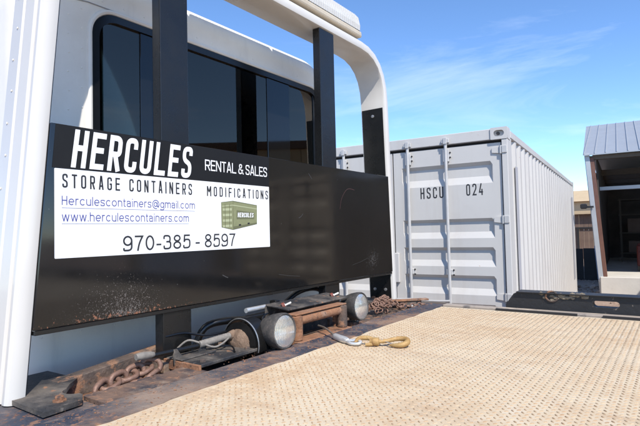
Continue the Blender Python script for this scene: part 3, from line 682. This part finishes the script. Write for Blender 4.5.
for v in bm.verts:
    if v.co.z > .13: v.co.z += (-1.55 - v.co.x) * .10
wc = from_bm('winch_cover', bm, 'dustblack', T)
for y in (1.905, 2.33):
    lathe('bolt', [(.014, 0), (.014, .014), (.007, .015), (.007, .045), (0, .045)], (-1.615, y, .155), (.5, .55, .3), 'zinc', wc, 8)
    lathe('cap', [(.016, -.004), (.016, .010), (.009, .014), (.009, .0)], (-1.615, y, .157), (.5, .55, .3), 'redplastic', wc, 10)
# chromed cylinder rod behind
tube('cylinder_rod', [(-1.755, 1.79, .14), (-1.755, 2.40, .14)], .0125, 'chrome', T, 16)
tube('cylinder_barrel', [(-1.752, 1.70, .095), (-1.752, 2.0, .095)], .022, 'blacksteel', T, 16)
box('rod_clamp', -1.775, -1.73, 1.985, 2.02, .05, .165, 'blacksteel', T, .003)
# drum with half-round guard
wd = lathe('winch_drum', [(0, 0), (.095, 0), (.095, .012), (.055, .014), (.055, .30), (.095, .302), (.095, .315), (0, .315)], (-1.615, 1.60, .03), (0, 1, 0), 'blacksteel', T, 32)
lathe('cable_wrap', [(.0555, .016), (.072, .018)] + [(.072 + .004 * (i % 2), .018 + i * .0066) for i in range(1, 42)] + [(.0555, .298)], (-1.615, 1.60, .03), (0, 1, 0), 'cable', wd, 28)
bm = bmesh.new(); lathe_bm(bm, [(0, -.02), (.025, -.020), (.045, -.014), (.062, -.004), (.066, 0)], (-1.615, 1.60, .03), (0, 1, 0), 24)
for v in bm.verts: v.co += Vector((0, random.gauss(0, .002), 0))
from_bm('mud_cake', bm, 'mud', wd, True, True)
bm = bmesh.new(); A = []
for i in range(15):
    a = R(-15 + i * 12); r = .108
    A.append([bm.verts.new((-1.615 + rr * math.cos(a), y, .03 + rr * math.sin(a))) for y, rr in ((1.608, r), (1.69, r), (1.69, r - .004), (1.608, r - .004))])
for a, b in zip(A, A[1:]):
    for k in range(4): bm.faces.new((a[k], a[(k + 1) % 4], b[(k + 1) % 4], b[k]))
bm.faces.new(A[0]); bm.faces.new(A[-1][::-1])
gd = from_bm('drum_guard', bm, 'blacksteel', wd, True, True)
tube('guard_edge', [(-1.615 + .109 * math.cos(a), 1.612, .03 + .109 * math.sin(a)) for a in [R(-15 + i * 8) for i in range(22)]], .0028, 'zinc', wd, 6)
# clutch lever, hose and loose wires over the cover plate
bm = bmesh.new(); bbox(bm, -1.735, -1.515, 1.30, 1.618, .006, .02, .003)
cp = from_bm('cover_plate', bm, 'dustblack', T)
box('plate_edge', -1.735, -1.515, 1.288, 1.2995, -.02, .018, 'rust', cp, .002)
shape2d('lever_bracket', [[(1.285, .0), (1.36, .0), (1.32, .035), (1.30, .062), (1.285, .062)]], .008, YZ(-1.665), 'dustblack', cp)
shape2d('lever_bracket', [[(1.46, .0), (1.40, .0), (1.425, .05), (1.45, .06)]], .008, YZ(-1.668), 'dustblack', cp)
box('lever_base', -1.70, -1.62, 1.29, 1.47, .0205, .027, 'dustblack', cp, .002)
tube('lever_rod', [(-1.672, 1.19, .058), (-1.672, 1.46, .050)], .0095, 'blacksteel', cp, 12)
tube('lever_handle', [(-1.665, 1.115, .068), (-1.665, 1.135, .068), (-1.668, 1.175, .064), (-1.67, 1.195, .062)], [.012, .015, .014, .010], 'hose', cp, 12)
bm = bmesh.new(); pts = [(-1.668 + .02 * t, 1.42 + .165 * t, .056 + .012 * t) for t in [i / 28 for i in range(29)]]
tube_pts(bm, pts, [.0135 + .0022 * (i % 2) for i in range(29)], 12); from_bm('braided_hose', bm, 'hose', cp, True, True)
tube('hose_end', [(-1.65, 1.575, .067), (-1.648, 1.60, .069), (-1.645, 1.612, .07)], [.017, .022, .020], 'mud', cp, 12)
tube('loose_wire', [(-1.735, 1.36, .045), (-1.705, 1.39, .075), (-1.668, 1.425, .062), (-1.635, 1.47, .04), (-1.625, 1.51, .048), (-1.64, 1.56, .06)], .0042, 'hose', cp, 8)
tube('loose_wire', [(-1.75, 1.31, .10), (-1.74, 1.40, .10), (-1.72, 1.50, .075), (-1.70, 1.60, .075)], .005, 'rubber', cp, 8)
tube('lamp_cable', [(-1.57, 1.715, .06), (-1.60, 1.74, .12), (-1.62, 1.80, .135), (-1.66, 1.86, .10), (-1.72, 1.90, .02)], .0045, 'rubber', cp, 8)
tube('lamp_cable', [(-1.62, 2.46, .06), (-1.66, 2.44, .10), (-1.70, 2.40, .06), (-1.74, 2.36, -.02)], .0045, 'rubber', cp, 8)
tube('grease_line', [(-1.54, 1.50, .024), (-1.58, 1.52, .04), (-1.64, 1.50, .036), (-1.70, 1.53, .03), (-1.73, 1.60, .02)], .004, 'rubber', cp, 8)
for x, y in ((-1.545, 1.33), (-1.545, 1.58), (-1.715, 1.58)): lathe('bolt', [(.012, 0), (.012, .008), (.007, .010), (0, .010)], (x, y, .0201), (0, 0, 1), 'rustdark', cp, 6)
# hoses in the dark behind the winch
tube('hydraulic_hose', [(-1.86, 1.55, -.02), (-1.84, 1.60, .08), (-1.80, 1.70, .10), (-1.79, 1.85, .08), (-1.82, 2.0, .02)], .017, 'rubber', T, 12)
tube('hydraulic_hose', [(-1.88, 2.66, -.03), (-1.86, 2.62, .10), (-1.85, 2.5, .17), (-1.85, 2.3, .16), (-1.86, 2.1, .05)], .015, 'rubber', T, 12)

# ================================================================== loose chains and tow hook
def link_mesh(L_, W_, r, seg=8):
    bm = bmesh.new(); pts = []
    h = (L_ - W_) / 2
    for k in range(9): a = R(-90 + 180 * k / 8); pts.append((h + W_ / 2 * math.cos(a), W_ / 2 * math.sin(a), 0))
    for k in range(9): a = R(90 + 180 * k / 8); pts.append((-h + W_ / 2 * math.cos(a), W_ / 2 * math.sin(a), 0))
    tube_pts(bm, pts, r, seg, True); bmesh.ops.recalc_face_normals(bm, faces=bm.faces)
    me = bpy.data.meshes.new('chain_link'); bm.to_mesh(me); bm.free(); me.materials.append(MT['chain'])
    for p_ in me.polygons: p_.use_smooth = True
    return me
def lay(parent, me, pos, direc, roll):
    o = bpy.data.objects.new('link', me); COL.objects.link(o); o.parent = parent; o.matrix_parent_inverse = parent.matrix_basis.inverted()
    d = Vector(direc).normalized(); up = Vector((0, 0, 1)); s = up.cross(d).normalized(); u = d.cross(s)
    mm = Matrix((d, s, u)).transposed().to_4x4() @ Matrix.Rotation(roll, 4, 'X'); mm.translation = pos; o.matrix_basis = mm
c1 = thing('chain', 'thick brown rusty chain of a few heavy links lying in the rusty deck pocket', 'chain', (-1.66, 1.12, -.05))
lm = link_mesh(.072, .048, .0098, 12)
for i, (pos, d, ro) in enumerate((((-1.655, .962, .004), (-.35, 1, .45), 1.35), ((-1.660, 1.000, .016), (-.2, 1, .25), .25), ((-1.664, 1.045, .022), (-.15, 1, .12), 1.45), ((-1.666, 1.090, .030), (.1, 1, .15), .35), ((-1.668, 1.132, .034), (.05, 1, .2), 1.25), ((-1.672, 1.176, .040), (-.1, 1, .25), .3), ((-1.665, 1.214, .046), (.5, 1, -.25), 1.3), ((-1.640, 1.19, .000), (.2, -1, -.3), .9), ((-1.650, 1.13, -.01), (0, -1, .1), .4), ((-1.66, 1.07, -.012), (.1, -1, 0), 1.2))):
    lay(c1, lm, (pos[0] - .02, 1.105 + (pos[1] - 1.105) * .82, pos[2] * .8 - .020), d, ro)
c2 = thing('chain', 'heap of thin rusty chain piled beside the right leg of the rack', 'chain', (-1.62, 3.08, 0))
ls = link_mesh(.034, .024, .0042, 6)
for i in range(170):
    a, rr = random.uniform(0, 6.28), abs(random.gauss(0, .55)); y = 2.98 + rr * .19 * math.cos(a); x = -1.645 + .075 * rr * math.sin(a); h = max(.004, .075 * (1 - min(1, rr) ** 1.3) * random.uniform(.3, 1))
    if y > 3.28: continue
    lay(c2, ls, (x, y, h), (random.gauss(0, 1), random.gauss(0, 1), random.gauss(0, .4)), random.uniform(0, 3.1))
for i in range(7): lay(c2, ls, (-1.53 + .012 * i, 3.02 + .03 * i, .009), (.4, 1, 0), 1.5 * (i % 2) + .1)
bm = bmesh.new()
for i in range(700):
    if i < 500: x, y, z = random.gauss(-1.43, .045), random.uniform(.66, 3.25), .0035
    elif i < 620: x, y, z = random.uniform(-1.79, -1.63), random.uniform(.90, 1.29), -.055
    else: x, y, z = -1.33 + abs(random.gauss(0, .12)), random.uniform(.8, 3.19), 0
    if x > -1.3 and i < 500: continue
    s_ = random.uniform(.0008, .0026) * (1.7 if random.random() < .05 else 1)
    r_ = bmesh.ops.create_icosphere(bm, subdivisions=1, radius=s_)
    a, b = random.uniform(.7, 1.8), random.uniform(.7, 1.4)
    for v in r_['verts']: v.co = Vector((v.co.x * a + x, v.co.y * b + y, v.co.z * .6 + z + s_ * .4)) + Vector((random.gauss(0, s_ * .15), random.gauss(0, s_ * .15), 0))
db = from_bm('rust_flakes', bm, 'rust'); tag(db, 'rust flakes and grit scattered along the front edge of the deck', 'debris'); db['kind'] = 'stuff'
# flat bar lying by the right leg
bm = bmesh.new(); bbox(bm, -.14, .14, -.025, .025, 0, .012, .002)
fb = from_bm('flat_bar', bm, 'rust'); fb.matrix_basis = Matrix.Translation((-1.585, 3.25, .0165)) @ Matrix.Rotation(R(47), 4, 'Z'); tag(fb, 'short rusty flat bar lying beside the heap of thin chain', 'metal bar')

hk = thing('tow_hook', 'gold tow hook with silver sleeve on winch cable lying on the tan deck', 'tow hook', (-1.2, 1.98, 0))
tube('cable', [(-1.56, 2.075, .05), (-1.50, 2.05, .048), (-1.44, 2.02, .036), (-1.385, 1.99, .022)], .0055, 'cable', hk, 10)
tube('ferrule', [(-1.40, 1.997, .024), (-1.385, 1.99, .022), (-1.37, 1.983, .020), (-1.29, 1.948, .019), (-1.27, 1.94, .018)], [.008, .0165, .018, .018, .014], 'chrome', hk, 18)
# thimble loop
tube('thimble', [(-1.275, 1.941, .018), (-1.245, 1.945, .022), (-1.215, 1.952, .024), (-1.195, 1.946, .020), (-1.20, 1.926, .014), (-1.23, 1.916, .013), (-1.26, 1.926, .015)], .0085, 'chrome', hk, 10, True)
tube('shackle', [(-1.225, 1.935, .012), (-1.21, 1.955, .034), (-1.17, 1.972, .038), (-1.14, 1.972, .032), (-1.135, 1.958, .014), (-1.165, 1.940, .010)], [.008, .011, .012, .011, .010, .008], 'gold', hk, 12)
tube('swivel', [(-1.150, 1.958, .025), (-1.135, 1.965, .025), (-1.13, 1.967, .025), (-1.11, 1.977, .024), (-1.105, 1.979, .024)], [.013, .018, .021, .021, .014], 'gold', hk, 14)
pts = [(-1.115, 1.975, .024), (-1.095, 1.988, .026), (-1.076, 2.004, .027), (-1.056, 2.032, .031), (-1.032, 2.054, .034), (-1.002, 2.060, .034), (-.980, 2.046, .030), (-.974, 2.022, .024), (-.986, 2.000, .018), (-1.015, 1.988, .014), (-1.05, 1.988, .012)]
tube('hook', [Vector(q) for q in pts], [.010, .010, .0105, .011, .012, .0135, .0145, .0145, .0135, .0105, .005], 'gold', hk, 16)
bm = bmesh.new(); bbox(bm, -.036, .036, -.005, .005, -.0015, .0015, .001); lt = from_bm('safety_latch', bm, 'zinc', hk); lt.matrix_basis = Matrix.Translation((-1.066, 1.993, .024)) @ Matrix.Rotation(R(-4), 4, 'Z') @ Matrix.Rotation(R(14), 4, 'Y')
lathe('latch_pin', [(0, -.012), (.004, -.012), (.004, .012), (0, .012)], (-1.098, 1.992, .030), (.5, -.8, .2), 'zinc', hk, 8)
hk.scale = (.88, .88, .88)

# ================================================================== shipping containers
def casting_mesh():
    bm = bmesh.new(); bbox(bm, 0, .162, 0, .178, 0, .118, .006)
    bmesh.ops.recalc_face_normals(bm, faces=bm.faces)
    me = bpy.data.meshes.new('corner_casting'); bm.to_mesh(me); bm.free(); return me
def container(label, loc, rz, ln, mb, mrod, marked, seed):
    random.seed(seed)
    c = thing('shipping_container', label, 'container', loc, rz)
    Wd, Ht = 2.438, 2.591
    def part(name, *a, m=mb, bev=0, parent=None): return box(name, *a, m, parent or c, bev, False)
    for x in (-Wd, -.162):
        for y in (0, ln - .178):
            for z in (0, Ht - .118):
                # casting with oval apertures cut into its outward faces
                ol = rrect(x, x + .162, z, z + .118, .008, 2); cx, cz = x + .081, z + .059
                q = shape2d('corner_casting', [ol, rrect(cx - .05, cx + .05, cz - .03, cz + .03, .0299, 5)[::-1]], .03, XZ(y + .015 if y < 1 else y + .163), mb, c, False)
                box('casting_block', x + .001, x + .161, y + .0302, y + .1478, z + .001, z + .117, mb, q, 0, False)
                if y < 1: lathe('lock_boss', [(.0, -.02), (.016, -.02), (.016, -.001), (0, -.001)], (cx - .01, y + .03, cz), (0, 1, 0), 'gasket', q, 10, False)
    for x in (-Wd + .004, -.060):
        part('corner_post', x, x + .056, .006, .16, .119, Ht - .119, bev=.004); part('corner_post', x, x + .056, ln - .16, ln - .006, .119, Ht - .119, bev=.004)
    part('door_header', -Wd + .163, -.163, .012, .11, 2.476, 2.584, bev=.005)
    part('door_sill', -Wd + .163, -.163, .008, .11, .01, .165, bev=.005)
    part('door_gasket', -Wd + .062, -.062, .088, .10, .166, 2.475, m='gasket')
    for x in (-Wd + .002, -.062):
        part('top_rail', x, x + .06, .179, ln - .179, 2.50, 2.575, bev=.004); part('bottom_rail', x, x + .06, .179, ln - .179, .03, .17, bev=.004)
    part('roof', -Wd + .063, -.063, .12, ln - .12, 2.545, 2.56); part('floor', -Wd + .063, -.063, .12, ln - .12, .12, .165); part('end_wall', -Wd + .061, -.061, ln - .06, ln - .02, .13, 2.54)
    # corrugated sides: one long folded sheet each
    for sgn in (1, -1):
        prf = []; y = .161
        while y < ln - .17:
            prf += [(y, 0), (y + .072, 0), (y + .140, .036), (y + .210, .036)]; y += .278
        prf = [q for q in prf if q[0] < ln - .165] + [(ln - .161, 0)]
        bm = bmesh.new(); lo = []; hi = []
        for yy, d in prf:
            x = -.008 - d if sgn > 0 else -Wd + .008 + d
            lo.append(bm.verts.new((x, yy, .172))); hi.append(bm.verts.new((x, yy, 2.498)))
        for i in range(len(prf) - 1): bm.faces.new((lo[i], lo[i + 1], hi[i + 1], hi[i]))
        from_bm('side_wall', bm, mb, c, False)
    if marked:
        for y0, y1, zt in ((.40, .525, 2.235), (6.95, 7.27, 2.23)):
            part('side_strip', -.0075, -.0035, y0, y1, .45, zt, m='boxstrip')
    # doors
    lv = [(2.445, 0), (2.27, 0), (2.235, 1), (2.125, 1), (2.05, 0), (1.70, 0), (1.668, 1), (1.565, 1), (1.50, 0), (1.408, 0), (1.376, 1), (1.277, 1), (1.212, 0), (1.122, 0), (1.090, 1), (.99, 1), (.926, 0), (.835, 0), (.803, 1), (.70, 1), (.638, 0), (.548, 0), (.516, 1), (.41, 1), (.35, 0), (.195, 0)]
    for (x0, x1, rods, hx, sg) in ((-1.2115, -.072, (-1.035, -.617), -.072, 1), (-Wd + .072, -1.2265, (-1.403, -1.821), -Wd + .072, -1)):
        xa, xb = (x0 + .095, x1 - .085) if sg > 0 else (x0 + .085, x1 - .095)
        cols = [(x0, 0), (xa, 0), (xa + .022, 1), (xb - .022, 1), (xb, 0), (x1, 0)]
        bm = bmesh.new(); gr = [[bm.verts.new((cx, .034 + .034 * ci * d, z)) for cx, ci in cols] for z, d in lv]
        for a, b in zip(gr, gr[1:]):
            for k in range(5): bm.faces.new((a[k], a[k + 1], b[k + 1], b[k]))
        # edge returns
        for rowv in (gr[0], gr[-1][::-1], [g_[0] for g_ in gr][::-1], [g_[-1] for g_ in gr]):
            bk = [bm.verts.new((v.co.x, .084, v.co.z)) for v in rowv]
            for k in range(len(rowv) - 1): bm.faces.new((rowv[k], rowv[k + 1], bk[k + 1], bk[k]))
        d = from_bm('door', bm, mb, c, False)
        for z in (2.37, 1.68, .92, .28):
            s = sg
            ol = [(hx - s * .085, z - .024), (hx - s * .01, z - .034), (hx - s * .01, z + .034), (hx - s * .085, z + .024)]
            h = shape2d('hinge', [ol if s > 0 else ol[::-1]], .014, XZ(.026), mb, d, False)
            bm = bmesh.new(); tube_pts(bm, [(hx + s * .002, .014, z - .04), (hx + s * .002, .014, z + .04)], .013, 10); bbox(bm, min(hx + s * .014, hx + s * .062), max(hx + s * .014, hx + s * .062), -.004, .012, z - .036, z + .036, .003)
            from_bm('hinge_pin', bm, mrod, d, False)
        for i, rx in enumerate(rods):
            ro = tube('lock_rod', [(rx, .004, .06), (rx, .004, 2.545)], .0165, mrod, d, 12, False, False)
            for z in (2.512, .08):
                bm = bmesh.new(); bbox(bm, rx - .042, rx + .042, -.012, .0115, z - .022, z + .022, .005); bbox(bm, rx - .02, rx + .02, -.022, -.010, z - .034, z + .034, .004); from_bm('cam_keeper', bm, mrod, d, False)
            for z in (2.37, 1.155, .56):
                bm = bmesh.new(); bbox(bm, rx - .032, rx + .032, .0, .034, z - .032 if z < 2 else z - .075, z + .032 if z < 2 else z + .06, .006); bbox(bm, rx + .026, rx + .046, .016, .034, z - .028, z + .02, .003); from_bm('rod_guide', bm, mrod, d, False)
                for dz in (-.03, .02): lathe('bolt', [(.009, 0), (.009, .008), (0, .01)], (rx + .044, .017, z + dz), (0, -1, 0), 'gasket', d, 8, False)
            tube('rod_handle', [(rx, -.012, .86), (rx - sg * .1, -.022, .855), (rx - sg * .36, -.022, .85)], [.012, .011, .011], mrod, d, 8, False, False)
        if sg > 0:
            box('lock_plate', x0 - .03, x0 + .045, -.002, .033, 1.03, 1.35, mb, d, .006, False)
            if marked:
                stencil('lettering', 'HSCU', -.912, -.662, 1.925, 2.043, XZ(.0332), 'inkblack', d, w=.42, t=.12, gap=.24, world=False)
                stencil('lettering', '024', -.425, -.258, 1.933, 2.052, XZ(.0332), 'inkblack', d, w=.42, t=.12, gap=.24, world=False)
    return c
container('light grey shipping container marked 024 with closed ribbed doors and corrugated side', (-1.3368, 5.00524, G), R(4.606), 7.58, 'box', 'boxrod', True, 3)
container('tan shipping container standing to the right, mirrored in the glossy black rack panel', (3.75, 7.2, G), R(4.6), 6.06, 'tanbox', 'tanbox', False, 4)

# ================================================================== building out to the right, mirrored in the cab window
wb = thing('warehouse', 'tan warehouse with white roll-up doors, mirrored in the cab rear window', 'warehouse', (9.0, 17.0, G), R(-35))
for i in range(4):
    x = -8 + i * 4.0
    box('wall_bay', x, x + 3.98, 0, 8, 0, 5.2, 'tan', wb, 0, False)
    dr = box('roll_up_door', x + .5, x + 3.4, -.06, -.004, 0, 3.7, 'beamwhite', wb, 0, False)
    for k in range(9): box('slat', x + .52, x + 3.38, -.085, -.061, .02 + k * .41, .40 + k * .41, 'beamwhite', dr, .01, False)
box('roof_trim', -8.15, 8.15, -.15, 8.15, 5.21, 5.55, 'brownwall', wb, 0, False)
# ================================================================== shed
SH = thing('metal_shed', 'open-fronted metal shed with grey ribbed roof and rust-red corner post', 'shed', (-1.47, 12.42, G), R(4.606))
FZ = .485                              # floor above the yard
def sp(name, *a, m, bev=0, parent=None): return box(name, *a, m, parent or SH, bev, False)
LEAN = -.062
def leaning(name, x0, x1, y0, y1, z0, z1, m, parent=None):
    bm = bmesh.new(); bbox(bm, x0, x1, y0, y1, z0, z1, .004)
    for v in bm.verts: v.co.x += LEAN * (v.co.z - FZ)
    return from_bm(name, bm, m, parent or SH, False)
sp('concrete_base', .0, 7.2, -.06, 7.5, -.02, FZ, m='concrete', bev=.012)
leaning('corner_trim', -.035, .057, -.03, .10, FZ - .12, 3.20, 'shedwall')
leaning('kick_plate', -.050, -.0355, -.02, .09, .42, 1.15, 'bluepaint')
leaning('corner_post', .058, .135, -.02, .12, FZ + .001, 3.09, 'shedpost')
leaning('side_wall', -.05, 0, .101, 7.4, .02, 3.18, 'shedwall')
sp('corner_post', 7.0, 7.1, -.02, .12, FZ + .001, 3.09, m='shedpost')
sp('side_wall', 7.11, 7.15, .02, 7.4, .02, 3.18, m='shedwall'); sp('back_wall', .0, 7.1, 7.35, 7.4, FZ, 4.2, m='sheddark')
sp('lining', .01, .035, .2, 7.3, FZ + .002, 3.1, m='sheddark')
sp('eave_beam', -.20, 7.1, .0, .12, 3.05, 3.135, m='shedwood')
sp('tie_beam', -.09, 7.0, .9, .99, 2.42, 2.50, m='beamwhite')
for y in (2.5, 4.0, 5.6): sp('rafter_beam', 0, 7.0, y, y + .1, 2.9, 3.05, m='shedwood')
# roof: two pitched sheets with standing ribs
def roof(y0, z0, y1, z1, nm):
    bm = bmesh.new(); x0, x1 = -.23, 7.4; t = .022
    vs = [bm.verts.new(q) for q in ((x0, y0, z0), (x1, y0, z0), (x1, y1, z1), (x0 - .10, y1, z1), (x0, y0, z0 + t), (x1, y0, z0 + t), (x1, y1, z1 + t), (x0 - .10, y1, z1 + t))]
    for f in ((3, 2, 1, 0), (4, 5, 6, 7), (0, 1, 5, 4), (1, 2, 6, 5), (2, 3, 7, 6), (3, 0, 4, 7)): bm.faces.new([vs[i] for i in f])
    r = from_bm('roof_sheet', bm, 'shedroof', SH, False)
    if nm:
        n = 36; L2 = math.hypot(y1 - y0, z1 - z0)
        bm = bmesh.new(); bbox(bm, -.009, .009, .01, L2 - .02, .0, .022, .003); q = from_bm('roof_rib', bm, 'shedroof', r, False)
        for i in range(n):
            mt = Matrix.Translation((x0 + .02 + i * .208, y0, z0 + t + .0005)) @ Matrix.Rotation(math.atan2(z1 - z0, y1 - y0), 4, 'X')
            if i == 0: q.matrix_basis = mt
            else: copy_of(q, r, mt, False)
    return r
roof(-.10, 3.14, 3.7, 4.43, True); roof(7.6, 3.14, 3.704, 4.425, False)
# storage rack and odds inside
rk = thing('storage_rack', 'dark steel storage rack standing inside the open shed', 'rack', (-.3, 17.6, G + FZ + .001), R(4.6))
for x in (-1.2, 0, 1.2):
    for y in (0, .5): box('upright', x, x + .05, y, y + .05, 0, 1.9, 'shedwood', rk, 0, False)
for z in (.25, .85, 1.4, 1.85): box('shelf', -1.22, 1.27, -.02, .57, z, z + .03, 'shedwood', rk, 0, False)
cl_ = ('lower left', 'lower middle', 'middle right', 'middle left')
for i, (x, z, hh) in enumerate(((-1.0, .28, .35), (-.5, .28, .45), (.3, .88, .4), (-1.0, .88, .42))):
    cr = box('crate', x, x + .36, .06, .46, z + .001, z + hh, ('brownwall', 'sheddark', 'shedwood')[i % 3], None, .01); cr.matrix_basis = rk.matrix_basis.copy()
    tag(cr, 'dark crate on the storage rack in the shed, %s of the rack' % cl_[i], 'crate', 'crates in the shed')
bm = bmesh.new(); bbox(bm, -.16, .16, -.14, .14, .12, .62, .02); bbox(bm, -.14, .14, -.12, .12, .62, .66, .01)
for z in (.2, .36, .5): bbox(bm, -.13, .13, -.155, -.141, z, z + .1, .004)
rc = from_bm('tool_cabinet', bm, 'red'); rc.matrix_basis = Matrix.Translation((-.72, 14.2, G + FZ + .001)); tag(rc, 'faded red cabinet in the dark shed interior', 'cabinet')
bm = bmesh.new()
bm.free()
for x in (-.15, .11):
    for y in (-.13, .09): box('leg', x, x + .04, y, y + .04, 0, .125, 'shedwood', rc, 0, False)

# ---- yard clutter seen in the gap between container and shed
bf = thing('sheet_fence', 'low black sheet screen standing on the gravel beside the shed', 'fence', (-2.7, 16.4, G))
for i in range(4): box('panel', -1.15 + i * .5, -.66 + i * .5, -.015, .015, .02, .93 + .012 * (i % 2), 'darkfence', bf, .003, False)
for i in range(3): box('fence_post', -1.18 + i * 1.0, -1.12 + i * 1.0, .016, .07, 0, .98, 'darkfence', bf, 0, False)
bs = thing('board_shack', 'brown boarded shack with open dark frame beyond the black screen', 'shack', (-4.2, 27, G))
for i in range(22): box('board', -1.6 + i * .2, -1.41 + i * .2, 0, .03 + .004 * (i % 3), 0, 2.15, 'brownwall', bs, .003, False)
box('roof', -1.8, 3.0, -.25, 2.4, 2.16, 2.24, 'tan', bs, 0, False); box('side_wall', 2.8, 2.85, .04, 2.3, 0, 2.15, 'brownwall', bs, 0, False)
box('lintel', .0, 2.3, -.06, -.005, 1.45, 1.53, 'darkfence', bs, 0, False)
for x in (.1, 1.1, 2.1): box('frame_post', x, x + .08, -.06, -.005, 0, 1.45, 'darkfence', bs, 0, False)
hb = thing('far_house', 'tan stucco house with low roof seen far behind the container', 'house', (-7.0, 46, G))
box('wall', -4, 5, 0, 6, 0, 3.6, 'tan', hb, 0, False)
bm = bmesh.new(); vs = [bm.verts.new(q) for q in ((-4.4, -.4, 3.61), (5.4, -.4, 3.61), (5.4, 6.4, 3.61), (-4.4, 6.4, 3.61), (-4.4, 3, 4.7), (5.4, 3, 4.7))]
for f in ((0, 1, 5, 4), (2, 3, 4, 5), (1, 2, 5), (3, 0, 4), (3, 2, 1, 0)): bm.faces.new([vs[i] for i in f])
from_bm('roof', bm, 'tan', hb, False)
for x in (-2.5, .5, 3.2): wn = box('window', x, x + .9, -.03, .01, 1.3, 2.5, 'darkfence', hb, 0, False); box('sill', x - .05, x + .95, -.08, -.031, 1.22, 1.299, 'beamwhite', wn, 0, False)
fl = thing('flood_lamp', 'small dark flood lamp on the left corner of the shed', 'lamp', (-1.72, 12.35, .93))
box('head', -.06, .07, -.12, -.02, -.04, .07, 'greytrim', fl, .02, False); box('arm', .0, .19, -.03, .01, -.02, .02, 'greytrim', fl, 0, False)
